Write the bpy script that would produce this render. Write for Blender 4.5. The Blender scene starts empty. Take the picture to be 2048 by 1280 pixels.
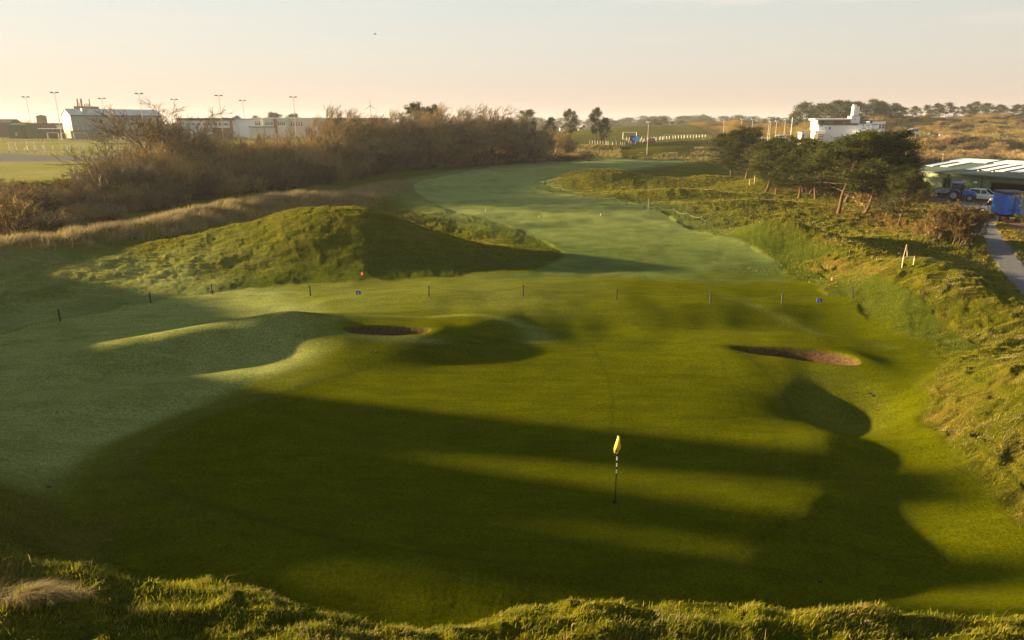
import bpy, math, random
import numpy as np
from mathutils import Vector, Matrix
R = math.radians
C = bpy.context.scene
COL = C.collection
# ------------------------------------------------------------------ camera
HC, PITCH, F = 10.6, R(15.94), 1365.0            # height above the green, pitch, focal length in px of the 2048 frame
cam = bpy.data.cameras.new("camera"); cam.lens = 36.0*F/2048; cam.clip_start = 0.1; cam.clip_end = 12000
camo = bpy.data.objects.new("camera", cam); COL.objects.link(camo)
camo.location = (0, 0, HC); camo.rotation_euler = (math.pi/2-PITCH, 0, 0)
C.camera = camo
# ------------------------------------------------------------------ light
SUN_EL, SUN_AZ = 8.5, 77.0                       # azimuth counted to the left of the view direction
EXPO = 2.7
C.view_settings.view_transform = 'Standard'; C.view_settings.look = 'None'
C.view_settings.exposure = EXPO; C.view_settings.gamma = 1.0
sx, sy = -math.sin(R(SUN_AZ)), math.cos(R(SUN_AZ))
sl = bpy.data.lights.new("sun", 'SUN'); sl.energy = 5.0; sl.angle = R(1.2); sl.color = (1.0, 0.72, 0.36)
so = bpy.data.objects.new("sun", sl); COL.objects.link(so)
sdir = Vector((sx*math.cos(R(SUN_EL)), sy*math.cos(R(SUN_EL)), math.sin(R(SUN_EL))))
so.rotation_euler = sdir.to_track_quat('Z', 'Y').to_euler(); so.location = sdir*400
W = bpy.data.worlds.new("World"); C.world = W; W.use_nodes = True
nt = W.node_tree; nt.nodes.clear()
def nd(nt, t, **k):
    n = nt.nodes.new(t)
    for a, b in k.items(): setattr(n, a, b)
    return n
sky = nd(nt, 'ShaderNodeTexSky', sky_type='NISHITA', sun_disc=False)
sky.sun_elevation = R(SUN_EL); sky.sun_rotation = math.atan2(sx, sy)
sky.altitude = 0; sky.air_density = 1.0; sky.dust_density = 1.5; sky.ozone_density = 1.6
tc = nd(nt, 'ShaderNodeTexCoord'); sep = nd(nt, 'ShaderNodeSeparateXYZ')
nt.links.new(tc.outputs['Generated'], sep.inputs[0])
# thin cirrus wisps high up
mp = nd(nt, 'ShaderNodeMapping'); mp.inputs['Scale'].default_value = (2.2, 6.0, 26.0); mp.inputs['Rotation'].default_value = (0.0, 0.25, 0.35)
nz = nd(nt, 'ShaderNodeTexNoise'); nz.inputs['Scale'].default_value = 1.6; nz.inputs['Detail'].default_value = 7; nz.inputs['Roughness'].default_value = 0.6
nt.links.new(tc.outputs['Generated'], mp.inputs[0]); nt.links.new(mp.outputs[0], nz.inputs[0])
cr = nd(nt, 'ShaderNodeMapRange'); cr.inputs[1].default_value = 0.52; cr.inputs[2].default_value = 0.74; cr.inputs[3].default_value = 0.0; cr.inputs[4].default_value = 0.5
nt.links.new(nz.outputs[0], cr.inputs[0])
up = nd(nt, 'ShaderNodeMapRange'); up.inputs[1].default_value = 0.05; up.inputs[2].default_value = 0.16
nt.links.new(sep.outputs[2], up.inputs[0])
mu = nd(nt, 'ShaderNodeMath', operation='MULTIPLY'); nt.links.new(cr.outputs[0], mu.inputs[0]); nt.links.new(up.outputs[0], mu.inputs[1])
ramp = nd(nt, 'ShaderNodeValToRGB'); ramp.color_ramp.interpolation = 'B_SPLINE'   # morning sky: warm haze low down, pale above
stops = [(0.0, (.112,.087,.074)), (.035, (.121,.099,.081)), (.08, (.126,.115,.097)), (.15, (.121,.124,.114)), (.30, (.096,.112,.114)), (1.0, (.047,.064,.076))]
for i, (p, c) in enumerate(stops):
    e = ramp.color_ramp.elements[i] if i < 2 else ramp.color_ramp.elements.new(p)
    e.position = p; e.color = (*c, 1)
nt.links.new(sep.outputs[2], ramp.inputs[0])
az = nd(nt, 'ShaderNodeVectorMath', operation='DOT_PRODUCT'); nt.links.new(tc.outputs['Generated'], az.inputs[0]); az.inputs[1].default_value = (sx, sy, 0)
azr = nd(nt, 'ShaderNodeMapRange'); azr.inputs[1].default_value = -1; azr.inputs[2].default_value = 1; azr.inputs[3].default_value = 0.78; azr.inputs[4].default_value = 1.04
nt.links.new(az.outputs['Value'], azr.inputs[0])
grad = nd(nt, 'ShaderNodeVectorMath', operation='SCALE'); nt.links.new(ramp.outputs[0], grad.inputs[0]); nt.links.new(azr.outputs[0], grad.inputs['Scale'])
K = 0.06
g2 = nd(nt, 'ShaderNodeVectorMath', operation='SCALE'); nt.links.new(grad.outputs[0], g2.inputs[0]); g2.inputs['Scale'].default_value = 1/K
tint = nd(nt, 'ShaderNodeMix', data_type='RGBA'); tint.inputs[0].default_value = 0.95
nt.links.new(sky.outputs[0], tint.inputs[6]); nt.links.new(g2.outputs[0], tint.inputs[7])
wisp = nd(nt, 'ShaderNodeMix', data_type='RGBA', blend_type='MIX')
nt.links.new(mu.outputs[0], wisp.inputs[0]); nt.links.new(tint.outputs[2], wisp.inputs[6]); wisp.inputs[7].default_value = (2.6, 2.2, 1.8, 1)
bg = nd(nt, 'ShaderNodeBackground'); bg.inputs[1].default_value = K
wo = nd(nt, 'ShaderNodeOutputWorld')
nt.links.new(wisp.outputs[2], bg.inputs[0]); nt.links.new(bg.outputs[0], wo.inputs[0])
C.cycles.use_denoising = True
C.cycles.max_bounces = 6; C.cycles.transparent_max_bounces = 8; C.cycles.volume_bounces = 1
# ------------------------------------------------------------------ geometry of the view (photo px <-> world, used to take measurements off the photograph)
cp, sp = math.cos(PITCH), math.sin(PITCH)
def G(px, py, z=0.0):
    u = (px-1024)/F; v = (640-py)/F
    dx, dy, dz = u, cp+v*sp, -sp+v*cp
    t = (z-HC)/dz
    return (dx*t, dy*t)
def AT(px, py, y):                               # point of the pixel's ray at depth y
    u = (px-1024)/F; v = (640-py)/F
    dx, dy, dz = u, cp+v*sp, -sp+v*cp
    t = y/dy
    return (dx*t, y, HC+dz*t)
def GP(pts, z=0.0): return np.array([G(a, b, z) for a, b in pts])
# ------------------------------------------------------------------ noise
_g = np.random.RandomState(5).uniform(0, 2*np.pi, 256); GX, GY = np.cos(_g), np.sin(_g)
def _h(i, j, s):
    h = (i.astype(np.uint32)*np.uint32(374761393) + j.astype(np.uint32)*np.uint32(668265263) + np.uint32(s*974711+77))
    h = (h ^ (h >> np.uint32(13)))*np.uint32(1274126177)
    return ((h ^ (h >> np.uint32(16))) >> np.uint32(7)) & np.uint32(255)
def pn(x, y, s=0):
    xi = np.floor(x); yi = np.floor(y); fx = x-xi; fy = y-yi
    i = xi.astype(np.int64); j = yi.astype(np.int64)
    u = fx*fx*fx*(fx*(fx*6-15)+10); v = fy*fy*fy*(fy*(fy*6-15)+10)
    def g(a, b):
        k = _h(i+a, j+b, s); return GX[k]*(fx-a)+GY[k]*(fy-b)
    a = g(0, 0)*(1-u)+g(1, 0)*u; b = g(0, 1)*(1-u)+g(1, 1)*u
    return (a*(1-v)+b*v)*1.5
def fbm(x, y, sc, n=3, s=0, gain=0.5):
    r = 0; a = 1.0
    for k in range(n):
        r = r+a*pn(x/sc+17.3*k, y/sc-9.1*k, s+k); a *= gain; sc *= 0.5
    return r
def ss(x, a, b):
    t = np.clip((x-a)/(b-a), 0, 1); return t*t*(3-2*t)
def bump(x, y, cx, cy, rx, ry, h, rot=0, k=1.0):
    c, s = math.cos(R(rot)), math.sin(R(rot)); dx, dy = x-cx, y-cy
    a = (dx*c+dy*s)/rx; b = (-dx*s+dy*c)/ry
    return h*np.exp(-(a*a+b*b)**k)
def ridge(x, y, pts, k=1.0):                     # pts (x, y, height, width)
    best = np.zeros_like(x)
    for (x0, y0, h0, w0), (x1, y1, h1, w1) in zip(pts[:-1], pts[1:]):
        dx, dy = x1-x0, y1-y0; t = np.clip(((x-x0)*dx+(y-y0)*dy)/(dx*dx+dy*dy), 0, 1)
        d2 = (x-x0-t*dx)**2+(y-y0-t*dy)**2; w = w0+(w1-w0)*t
        t2 = t*t*(3-2*t); v = (h0+(h1-h0)*t2)*np.exp(-(d2/(w*w))**k)
        best = np.maximum(best, v)
    return best
def sdf(x, y, P, pad=4.0):                       # signed distance, inside negative; far points clipped to pad
    P = np.asarray(P); out = np.full(x.shape, float(pad))
    m = (x > P[:, 0].min()-pad) & (x < P[:, 0].max()+pad) & (y > P[:, 1].min()-pad) & (y < P[:, 1].max()+pad)
    if not m.any(): return out
    X, Y = x[m], y[m]; d = np.full(X.shape, 1e18); ins = np.zeros(X.shape, bool)
    for i in range(len(P)):
        ax, ay = P[i-1]; bx, by = P[i]; ex, ey = bx-ax, by-ay
        t = np.clip(((X-ax)*ex+(Y-ay)*ey)/(ex*ex+ey*ey+1e-12), 0, 1)
        d = np.minimum(d, (X-ax-t*ex)**2+(Y-ay-t*ey)**2)
        c = ((ay > Y) != (by > Y)); 
        with np.errstate(divide='ignore', invalid='ignore'):
            c &= X < (bx-ax)*(Y-ay)/(by-ay+1e-15)+ax
        ins ^= c
    d = np.sqrt(d); out[m] = np.where(ins, -d, d); return out
def smooth_poly(P, n=2):
    P = np.asarray(P)
    for _ in range(n):
        Q = np.roll(P, -1, 0); P = np.stack([P*.75+Q*.25, P*.25+Q*.75], 1).reshape(-1, 2)
    return P
# ------------------------------------------------------------------ outlines measured on the photograph
GREEN = smooth_poly(GP([(985,692),(1200,684),(1330,690),(1430,705),(1500,735),(1555,775),(1600,830),(1622,890),(1618,950),(1590,1010),(1540,1058),(1470,1095),(1370,1124),(1250,1138),(1100,1139),(950,1130),(800,1105),(650,1070),(550,1040),(450,1010),(350,985),(280,950),(300,895),(400,845),(520,803),(640,765),(760,735),(880,707)]))
FAIR = smooth_poly(GP([(1577,592),(1578,560),(1560,530),(1500,502),(1440,485),(1380,460),(1330,427),(1270,410),(1200,397),(1120,387),(1054,372),(1080,360),(1135,350),(1200,342),(1290,335),(1400,322),(1330,323),(1200,321),(1110,324),(1000,330),(900,350),(822,366),(822,380),(850,402),(900,422),(980,442),(1050,462),(1100,486),(1131,518),(1115,535),(1060,550),(1000,562),(900,575),(1000,590)]))
APR = smooth_poly(GP([(-200,720),(0,665),(150,632),(300,600),(430,582),(620,570),(850,566),(1100,545),(1577,540),(1620,600),(1700,640),(1800,680),(1870,715),(1850,760),(1845,840),(1905,950),(2010,1030),(2130,1080),(2150,1260),(1500,1290),(900,1280),(620,1240),(450,1185),(320,1120),(200,1060),(120,990),(-60,985),(-500,1000),(-500,800)]))
B1 = smooth_poly(GP([(684,660),(700,654),(760,652),(820,654),(868,659),(850,668),(800,671),(740,670),(700,668)], 0.72))
B2 = smooth_poly(GP([(1449,695),(1500,695),(1560,697),(1640,702),(1700,712),(1728,727),(1690,729),(1620,721),(1550,713),(1490,705)], 0.38))
PATH = smooth_poly(GP([(1890,402),(1945,402),(1975,418),(1988,445),(2005,478),(2040,520),(2110,590),(2300,760),(2300,900),(2180,760),(2048,590),(1990,525),(1955,475),(1936,440),(1925,420)]))
YARD = smooth_poly(GP([(1800,398),(1860,384),(2048,372),(2400,370),(2500,520),(2160,520),(2048,470),(1985,440),(1960,416),(1900,412)]))
PITCHROAD = GP([(-600,318),(0,314),(60,315),(130,317),(230,318),(380,322),(380,326),(200,325),(0,324),(-600,330)])
LROAD = GP([(-600,317),(0,316),(110,318),(240,320),(330,320),(330,322.5),(200,324),(60,325),(0,325),(-600,328)])
HOLL = smooth_poly(GP([(1560,770),(1620,745),(1700,750),(1760,775),(1775,810),(1750,838),(1680,842),(1620,835),(1585,805)]))
ARID = G(1190, 352)
MOW1 = GP([(1183,686),(1200,720),(1218,760),(1225,800),(1223,870)]); MOW2 = GP([(1420,705),(1460,760),(1490,820)]); MOW3 = GP([(330,965),(450,1035),(600,1085),(800,1120),(1000,1135)])
def pdist(x, y, P):
    d = np.full(x.shape, 9.0); m = (x > P[:, 0].min()-1) & (x < P[:, 0].max()+1) & (y > P[:, 1].min()-1) & (y < P[:, 1].max()+1)
    X, Y = x[m], y[m]; e = np.full(X.shape, 81.)
    for (ax, ay), (bx, by) in zip(P[:-1], P[1:]):
        ex, ey = bx-ax, by-ay; t = np.clip(((X-ax)*ex+(Y-ay)*ey)/(ex*ex+ey*ey), 0, 1); e = np.minimum(e, (X-ax-t*ex)**2+(Y-ay-t*ey)**2)
    d[m] = np.sqrt(e); return d
def front_edge(x):                               # near bank: depth of its brow as a function of x
    xs = np.array([-40,-11,-7.4,-6.3,-5.2,-4.3,-3.4,-2.4,-1.2,0.2,3,8,14,40.])
    ys = np.array([12,11.2,10.2,10.1,10.0,9.9,9.4,8.9,9.0,9.25,9.3,9.3,9.3,9.6])
    return np.interp(x, xs, ys)
def H0(x, y):                                    # large forms
    r = np.hypot(x, y)
    z = 5.0*ss(y, 190, 310)
    z = z+fbm(x, y, 26, 2, 3)*0.22*ss(r, 18, 50)
    # big mound on the left and its tail
    z = z+bump(x, y, -14.4, 57.0, 8.0, 6.0, 3.3, -8, 1.1)+bump(x, y, -6, 55, 9.5, 5.0, 1.15, -4)+bump(x, y, -24, 58, 8.5, 3.4, 1.45, 4)
    z = z+bump(x, y, -30, 52, 9, 5, 0.7)
    # marram ridge along the hedge
    z = z+ridge(x, y, [(-60,40,1.6,5),(-41,53,1.5,4),(-36,64,1.5,4),(-33,80,1.7,5),(-28,92,1.8,5),(-22,97,1.0,5),(-19,118,1.0,5)])
    # mound beside the fairway and the dunes right of it
    z = z+bump(x, y, 15.5, 130, 8.5, 7, 2.6, 0, 1.2)+bump(x, y, 27, 126, 9, 6, 1.2)
    z = z+bump(x, y, 27, 108, 9, 4, 1.1)+bump(x, y, 33, 92, 10, 4, 0.9)
    z = z+bump(x, y, 46, 118, 8, 7, 2.3, 20)+bump(x, y, 38, 128, 6, 5, 1.4)
    # rough bank right of the fairway, nearer
    z = z+ridge(x, y, [(21.5,66,0.6,3.5),(24.5,63,2.3,4.2),(27,57,1.4,4.0),(27,48.5,1.5,3.8),(25,40.5,2.4,3.8),(26,33,1.5,4),(40,30,1.2,5)])
    z = z+bump(x, y, 23, 35.5, 3.2, 2.4, 0.7, -20)
    z = z+bump(x, y, 24.2, 20.5, 6.6, 7.0, 3.4, 25, 1.3)+bump(x, y, 17.5, 11, 5, 3, 0.4)
    # pine bank
    z = z+bump(x, y, 40, 62, 7, 4, 1.1)+bump(x, y, 42, 83, 14, 6, 0.5)
    # humps of the apron
    z = z+bump(x, y, -12.3, 33.2, 5.2, 2.1, 1.0, 22)+bump(x, y, -18.0, 31.0, 4.0, 2.1, 0.6, 22)+bump(x, y, -9.5, 32.2, 4.0, 2.0, 0.55, -14)
    z = z+bump(x, y, -15, 29.5, 5, 1.6, -0.45, 22)+bump(x, y, -13.5, 26.8, 4.5, 1.4, 0.35, 24)
    z = z+bump(x, y, -5.8, 33.9, 4.8, 1.6, 0.75, 0)+bump(x, y, -1.0, 34.8, 3.0, 1.7, 0.35)
    z = z+bump(x, y, -7, 40.0, 9, 2.0, 0.25, 3)+bump(x, y, 3, 44, 12, 2.2, 0.2)
    z = z+bump(x, y, 13.5, 32.5, 5, 1.2, 0.65, -9)+bump(x, y, 11.5, 29.3, 4.5, 1.2, 0.38, -12)+bump(x, y, 8, 36, 6, 2.0, 0.14)
    z = z+0.9*ss(x, -17, 1)*ss(y, 33, 38)*(1-ss(y, 40, 48))*(1-ss(x, 10, 40))
    # hollow right of the green, low swales round it
    z = z+bump(x, y, 13.3, 24.8, 3.2, 1.9, -0.6, 8, 1.0)+bump(x, y, 12.2, 21.7, 3.0, 1.0, 0.30, -4)
    z = z+bump(x, y, 11.5, 15.0, 4, 1.6, -0.5, 0)+bump(x, y, -3.6, 14.4, 3.6, 0.9, 0.42, -4)+bump(x, y, 2.5, 14.0, 4.0, .8, 0.16)
    z = z+bump(x, y, -11.5, 16.0, 5, 1.6, -0.45, -34)
    # bank at the bottom left corner
    z = z+bump(x, y, -16.5, 12.4, 5.2, 5.2, 1.3, 0, 1.2)+bump(x, y, -20, 17, 6, 3, 0.8)
    # near bank below the camera
    fe = front_edge(x)+0.25*pn(x/1.7, y/9, 40)
    z = z+3.05*(1-ss(y, fe-0.4, fe+3.3))*ss(r, -1, 0.1)*(1-ss(np.abs(x), 30, 60))
    # unseen dunes added left of view, profile shaped to cast the green's long shadows
    s = x*sx+y*sy; t = x*sy-y*sx
    T = np.array([-60,0,6,9.4,10.4,11.8,12.4,13.5,14.1,15.3,15.9,16.6,17.2,18.2,18.9,20.1,20.8,22.7,23.4,25,28.0,28.7,30.5,31.4,36,40,43,47,60])
    HH= np.array([3,4,6.9,7.0,7.6,7.2,5.1,5.1,8.4,8.2,6.5,6.6,8.4,8.4,5.9,6.1,8.6,8.6,5.4,4.7,5.0,6.7,6.7,6.6,7.4,6.4,3.6,2.6,2.0])
    S0 = np.interp(t, [0, 22, 32, 44], [46, 48, 68, 96])
    z = z+(np.interp(t+fbm(x, y, 5, 3, 9)*0.7, T, HH)+0.35*fbm(x, y, 1.6, 2, 12))*np.exp(-((s-S0)/7.5)**2)
    # far dunes
    z = z+ridge(x, y, [(60,400,0,60),(75,430,5,40),(125,450,7,45),(175,470,6,50)])
    z = z+ridge(x, y, [(150,330,3,30),(205,400,8,45),(260,420,9.5,55),(330,430,9.5,60),(420,420,8,70)])
    z = z+ridge(x, y, [(120,235,2.6,16),(150,240,3.2,16),(200,235,3.0,16)])+ridge(x, y, [(200,330,4,25),(250,340,5,25),(330,340,4,25)])
    z = z+bump(x, y, 152, 275, 30, 18, 2.2)
    z = z+fbm(x, y, 40, 3, 21)*2.6*ss(x, 60, 160)*ss(r, 210, 330)*(1-ss(r, 600, 800))
    z = z+bump(x, y, 53, 236, 14, 4, 2.2)+bump(x, y, 50, 222, 15, 3, 1.1)+bump(x, y, 30, 250, 14, 5, 1.2)+bump(x, y, 66, 262, 14, 5, 1.6)
    return z
def region(x, y):                                # masks 0..1
    r = np.hypot(x, y); m = {}
    n1 = fbm(x, y, 2.5, 3, 50); n2 = fbm(x, y, 9, 3, 60)
    dg = sdf(x, y, GREEN, 7); m['green'] = 1-ss(dg, -0.04, 0.04)
    m['line'] = 0.75*np.exp(-((dg-0.10)/0.16)**2)+.30*ss(dg, .05, .2)*(1-ss(dg, .6, 1.1))+.35*np.exp(-((dg+1.15)/0.05)**2)
    for LP, wd in ((MOW1, .09), (MOW2, .07), (MOW3, .09)):
        m['line'] = np.maximum(m['line'], .5*np.exp(-(pdist(x, y, LP)/wd)**2))
    df = sdf(x, y, FAIR, 6); m['fair'] = (1-ss(df, -0.25, 0.25))*ss(y+1.2*n1+2*n2, 42.0, 52.0)
    da = sdf(x, y, APR, 8); m['apron'] = 1-ss(da+n1*0.8, -0.3, 0.6)
    fe = front_edge(x)
    m['bank'] = 1-ss(y, fe+1.3, fe+2.0); m['apron'] = m['apron']*(1-m['bank'])
    hg = sdf(x, y, HOLL, 3)
    m['b1'] = sdf(x, y, B1, 5); m['b2'] = sdf(x, y, B2, 5)
    m['path'] = 1-ss(sdf(x, y, PATH, 4)+n1*0.12, -0.1, 0.15); m['yard'] = (1-ss(sdf(x, y, YARD, 6)+n1*0.8, -0.6, 0.6))*(1-m['path'])
    m['lroad'] = 1-ss(sdf(x, y, LROAD, 6), -0.5, 0.5)
    m['path'] = np.maximum(m['path'], m['lroad']*.8); m['field'] = ss(-x, 12, 30)*ss(r, 150, 175)*(1-m['lroad'])
    tee = 1-ss(sdf(x, y, GP([(1245,322),(1380,318),(1405,308),(1300,305),(1240,312)]), 5), -1, 1)
    field = ss(-x, 12, 30)*ss(r, 150, 175)
    pit = (ss(y, 262, 275)*(x > 0)*(x < 110))
    mown = np.clip(np.maximum.reduce([m['green'], m['fair'], m['apron'], m['path'], m['yard'], tee, field, pit*0.8]), 0, 1)
    m['rough'] = (1-mown)
    semi = (1-ss(df, 1.5, 7.0))*(y > 52)*(y < 230)           # semi rough round the fairway
    semi = np.maximum(semi, ss(-da, -8, -1)*0.9*(y > 30)*(x < 22))
    m['semi'] = semi*m['rough']
    away = np.maximum(np.where(x < 6, ss(da, 0.2, 4.0), ss(da, -.2, .9)), m['bank'])
    m['tuft'] = m['rough']*(1-0.88*m['semi'])*(.12+.88*away)
    # frost lies where the sun has not reached
    fro = m['fair']*(.34+.64*ss(y, 46, 105))
    fro = np.maximum(fro, .26*m['apron']*ss(y+n2, 34.5, 37.5)*(1-ss(x+2*n2, -2, 9))*(1-m['green']))
    left = ss(-x, 3, 9)*ss(y, 17, 21)*(1-m['green'])*m['apron']*(1-ss(-dg, -3, -1.5)*0.9)
    left = left*ss(-x-0.42*(y-20)+1.6*n2, 1.5, 7.5)
    fro = np.maximum(fro, 0.95*left)
    fro = np.maximum(fro, 0.85*m['rough']*ss(-x+3*n2, 14, 28)*(1-ss(y+4*n2, 48, 58))*(y > 24))
    fro = np.maximum(fro, 0.5*m['semi']*ss(y, 62, 85)*(1-ss(x, 8, 22)*(1-ss(y, 128, 150))))
    fro = np.maximum(fro, 0.35*ss(y, 60, 70)*(1-ss(y, 95, 110))*ss(x, 0, 6)*(1-ss(x, 18, 30))*m['rough'])
    fro = np.maximum(fro, 0.06*(1-ss(hg, -0.6, 0.8)))
    ring = np.exp(-((np.hypot((x+4.2)/5.6, (y-33.3)/2.1)-1)/0.16)**2)
    fro = np.maximum(fro, 0.45*ring*(1-m['green'])*(y < 36.5))
    fro = np.maximum(fro, 0.2*np.exp(-((np.abs(x-13-(38-y)*0.75))/0.5)**2)*(y > 31)*(y < 39))
    m['frost'] = np.clip(fro*(1+0.35*n1+0.25*n2), 0, 1)*(1-m['path'])*(1-m['yard'])
    dry = 0.02+0.35*n2+0.25*n1
    dry = dry+0.5*np.exp(-((x-26)**2+(y-20)**2)/90)*np.clip(.3+1.8*n1, 0, 1)+.6*np.exp(-((x-31)**2+(y-45)**2)/160)*np.clip(.3+1.5*n1, 0, 1)+0.8*ss(x, 60, 130)*ss(r, 200, 260)
    mar = ridge(x, y, [(-62,40,1,8),(-44,54,1,6.5),(-39,66,1,7),(-35,80,1,7.5),(-28,93,1,8),(-21,118,.7,6)], 2)
    m['marram'] = mar*m['rough']
    dry = dry+1.1*mar
    far = ss(r, 205, 215)*(1-tee)*(1-pit)*(x > -10)
    dry = dry+0.75*far
    floor = ss(x-0.0*y, 36, 40)*(1-ss(x, 62, 70))*ss(y, 52, 60)*(1-ss(y, 88, 96))*ss(y-0.55*(x-36), 52, 58)
    m['litter'] = np.clip(floor*(0.75+0.8*n2), 0, 1)*m['rough']
    m['dry'] = np.maximum(np.clip(dry, 0, 1)*m['rough'], field*np.clip(.38+.5*fbm(x, y, 14, 3, 61), 0, 1))
    m['n1'] = n1; m['n2'] = n2; m['dg'] = dg
    return m
def HM(x, y):                                    # full height with its masks
    x = np.asarray(x, float); y = np.asarray(y, float)
    m = region(x, y); z = H0(x, y); r = np.hypot(x, y)
    # bunkers: a cut with a steep face
    for k, P, dep in (('b1', 0.72, 0.8), ('b2', 0.38, 0.75)):
        d = m[k]; lv = 1-ss(d, 0.2, 3.2); z = z*(1-lv)+lv*P; z = z+0.05*np.exp(-((d-0.5)/0.6)**2)*(d < 4)-dep*ss(-d, -0.06, 0.28)-0.15*ss(-d, 0.1, 1.2)
        m[k] = 1-ss(d, -0.03, 0.03)
    gw = 1-ss(m['dg'], -1.0, 1.0); z = z+(1-gw)*m['apron']*(0.06*fbm(x, y, 3.2, 2, 70))+(1-m['tuft'])*(r < 60)*(.0022+.0016*(1-gw))*fbm(x, y, .17, 2, 71)
    z = z+m['fair']*((.12+.10*ss(y, 60, 90))*fbm(x*.6, y, 6.0, 3, 75)+0.02*fbm(x, y, 1.4, 2, 76))*ss(y, 36, 48)
    z = z+gw*0.02*fbm(x, y, 3.0, 2, 80)
    z = z-0.36*ss(m['dg'], 0.15, 2.5)*(1-ss(m['dg'], 2.8, 6.0))*(1-ss(y, 26, 30))*(1-m['bank'])
    z = z+m['rough']*(0.16*fbm(x, y, 4.2, 2, 90))
    tus = fbm(x*.6+0.35*fbm(x, y, 1.1, 1, 101), y, 0.68, 3, 100, 0.55)
    z = z+m['tuft']*(0.17-.065*(np.abs(y-56) < 14)*(x < 6))*tus*(1-0.5*ss(r, 60, 150))
    z = z+m['semi']*0.035*fbm(x, y, 0.5, 2, 110)
    m['sand'] = np.maximum(m['b1'], m['b2'])
    z = z+m['sand']*0.02*fbm(x, y, 0.4, 2, 115)
    flat = np.maximum(m['path'], m['yard']*0.9)
    z = z*(1-flat)+flat*(0.02+5.0*ss(y, 190, 310)*m['lroad'])
    return z, m
def gz(x, y): return float(HM(np.array([x]), np.array([y]))[0][0])
# ------------------------------------------------------------------ object helpers
def tag(o, label=None, cat=None, group=None, kind=None):
    if label: o['label'] = label
    if cat: o['category'] = cat
    if group: o['group'] = group
    if kind: o['kind'] = kind
    return o
def mesh_np(name, V, Fq, mats=(), parent=None, mi=None, smooth=True, link=True):
    """V (n,3); Fq (m,k) one face size"""
    V = np.ascontiguousarray(V, np.float32); Fq = np.ascontiguousarray(Fq, np.int32)
    me = bpy.data.meshes.new(name); me.vertices.add(len(V)); me.vertices.foreach_set('co', V.ravel())
    n, k = Fq.shape; me.loops.add(n*k); me.loops.foreach_set('vertex_index', Fq.ravel())
    me.polygons.add(n); me.polygons.foreach_set('loop_start', np.arange(0, n*k, k, dtype=np.int32))
    me.polygons.foreach_set('loop_total', np.full(n, k, np.int32))
    if mi is not None: me.polygons.foreach_set('material_index', np.ascontiguousarray(mi, np.int32))
    me.polygons.foreach_set('use_smooth', np.full(n, smooth, bool))
    me.update(calc_edges=True)
    for m in mats: me.materials.append(m)
    o = bpy.data.objects.new(name, me)
    if link: COL.objects.link(o)
    if parent: o.parent = parent
    return o
def empty(name, loc, rz=0, sc=1.0):
    o = bpy.data.objects.new(name, None); COL.objects.link(o); o.location = loc; o.rotation_euler = (0, 0, rz); o.scale = (sc,)*3 if not isinstance(sc, tuple) else sc
    o.empty_display_size = 0.3; return o
# ------------------------------------------------------------------ materials
MATS = {}
def mat(name, col, rough=0.7, metal=0.0, var=0.12, scale=3.0, spec=0.4, bump=0.0, emit=None, alpha=None, trans=0.0):
    if name in MATS: return MATS[name]
    m = bpy.data.materials.new(name); m.use_nodes = True; t = m.node_tree; b = t.nodes['Principled BSDF']
    b.inputs['Roughness'].default_value = rough; b.inputs['Metallic'].default_value = metal; b.inputs['Specular IOR Level'].default_value = spec
    n = nd(t, 'ShaderNodeTexNoise'); n.inputs['Scale'].default_value = scale; n.inputs['Detail'].default_value = 5
    c = nd(t, 'ShaderNodeTexCoord'); t.links.new(c.outputs['Object'], n.inputs[0])
    mr = nd(t, 'ShaderNodeMapRange'); mr.inputs[1].default_value = 0.3; mr.inputs[2].default_value = 0.7; mr.inputs[3].default_value = 1-var; mr.inputs[4].default_value = 1+var
    t.links.new(n.outputs[0], mr.inputs[0])
    mx = nd(t, 'ShaderNodeMix', data_type='RGBA', blend_type='MULTIPLY'); mx.inputs[0].default_value = 1; mx.inputs[6].default_value = (*col, 1)
    t.links.new(mr.outputs[0], mx.inputs[7]); t.links.new(mx.outputs[2], b.inputs['Base Color'])
    if bump:
        bp = nd(t, 'ShaderNodeBump'); bp.inputs[0].default_value = bump; bp.inputs[1].default_value = 0.02
        t.links.new(n.outputs[0], bp.inputs['Height']); t.links.new(bp.outputs[0], b.inputs['Normal'])
    if emit: b.inputs['Emission Color'].default_value = (*emit[:3], 1); b.inputs['Emission Strength'].default_value = emit[3]
    if trans: b.inputs['Transmission Weight'].default_value = trans
    MATS[name] = m; return m
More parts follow.
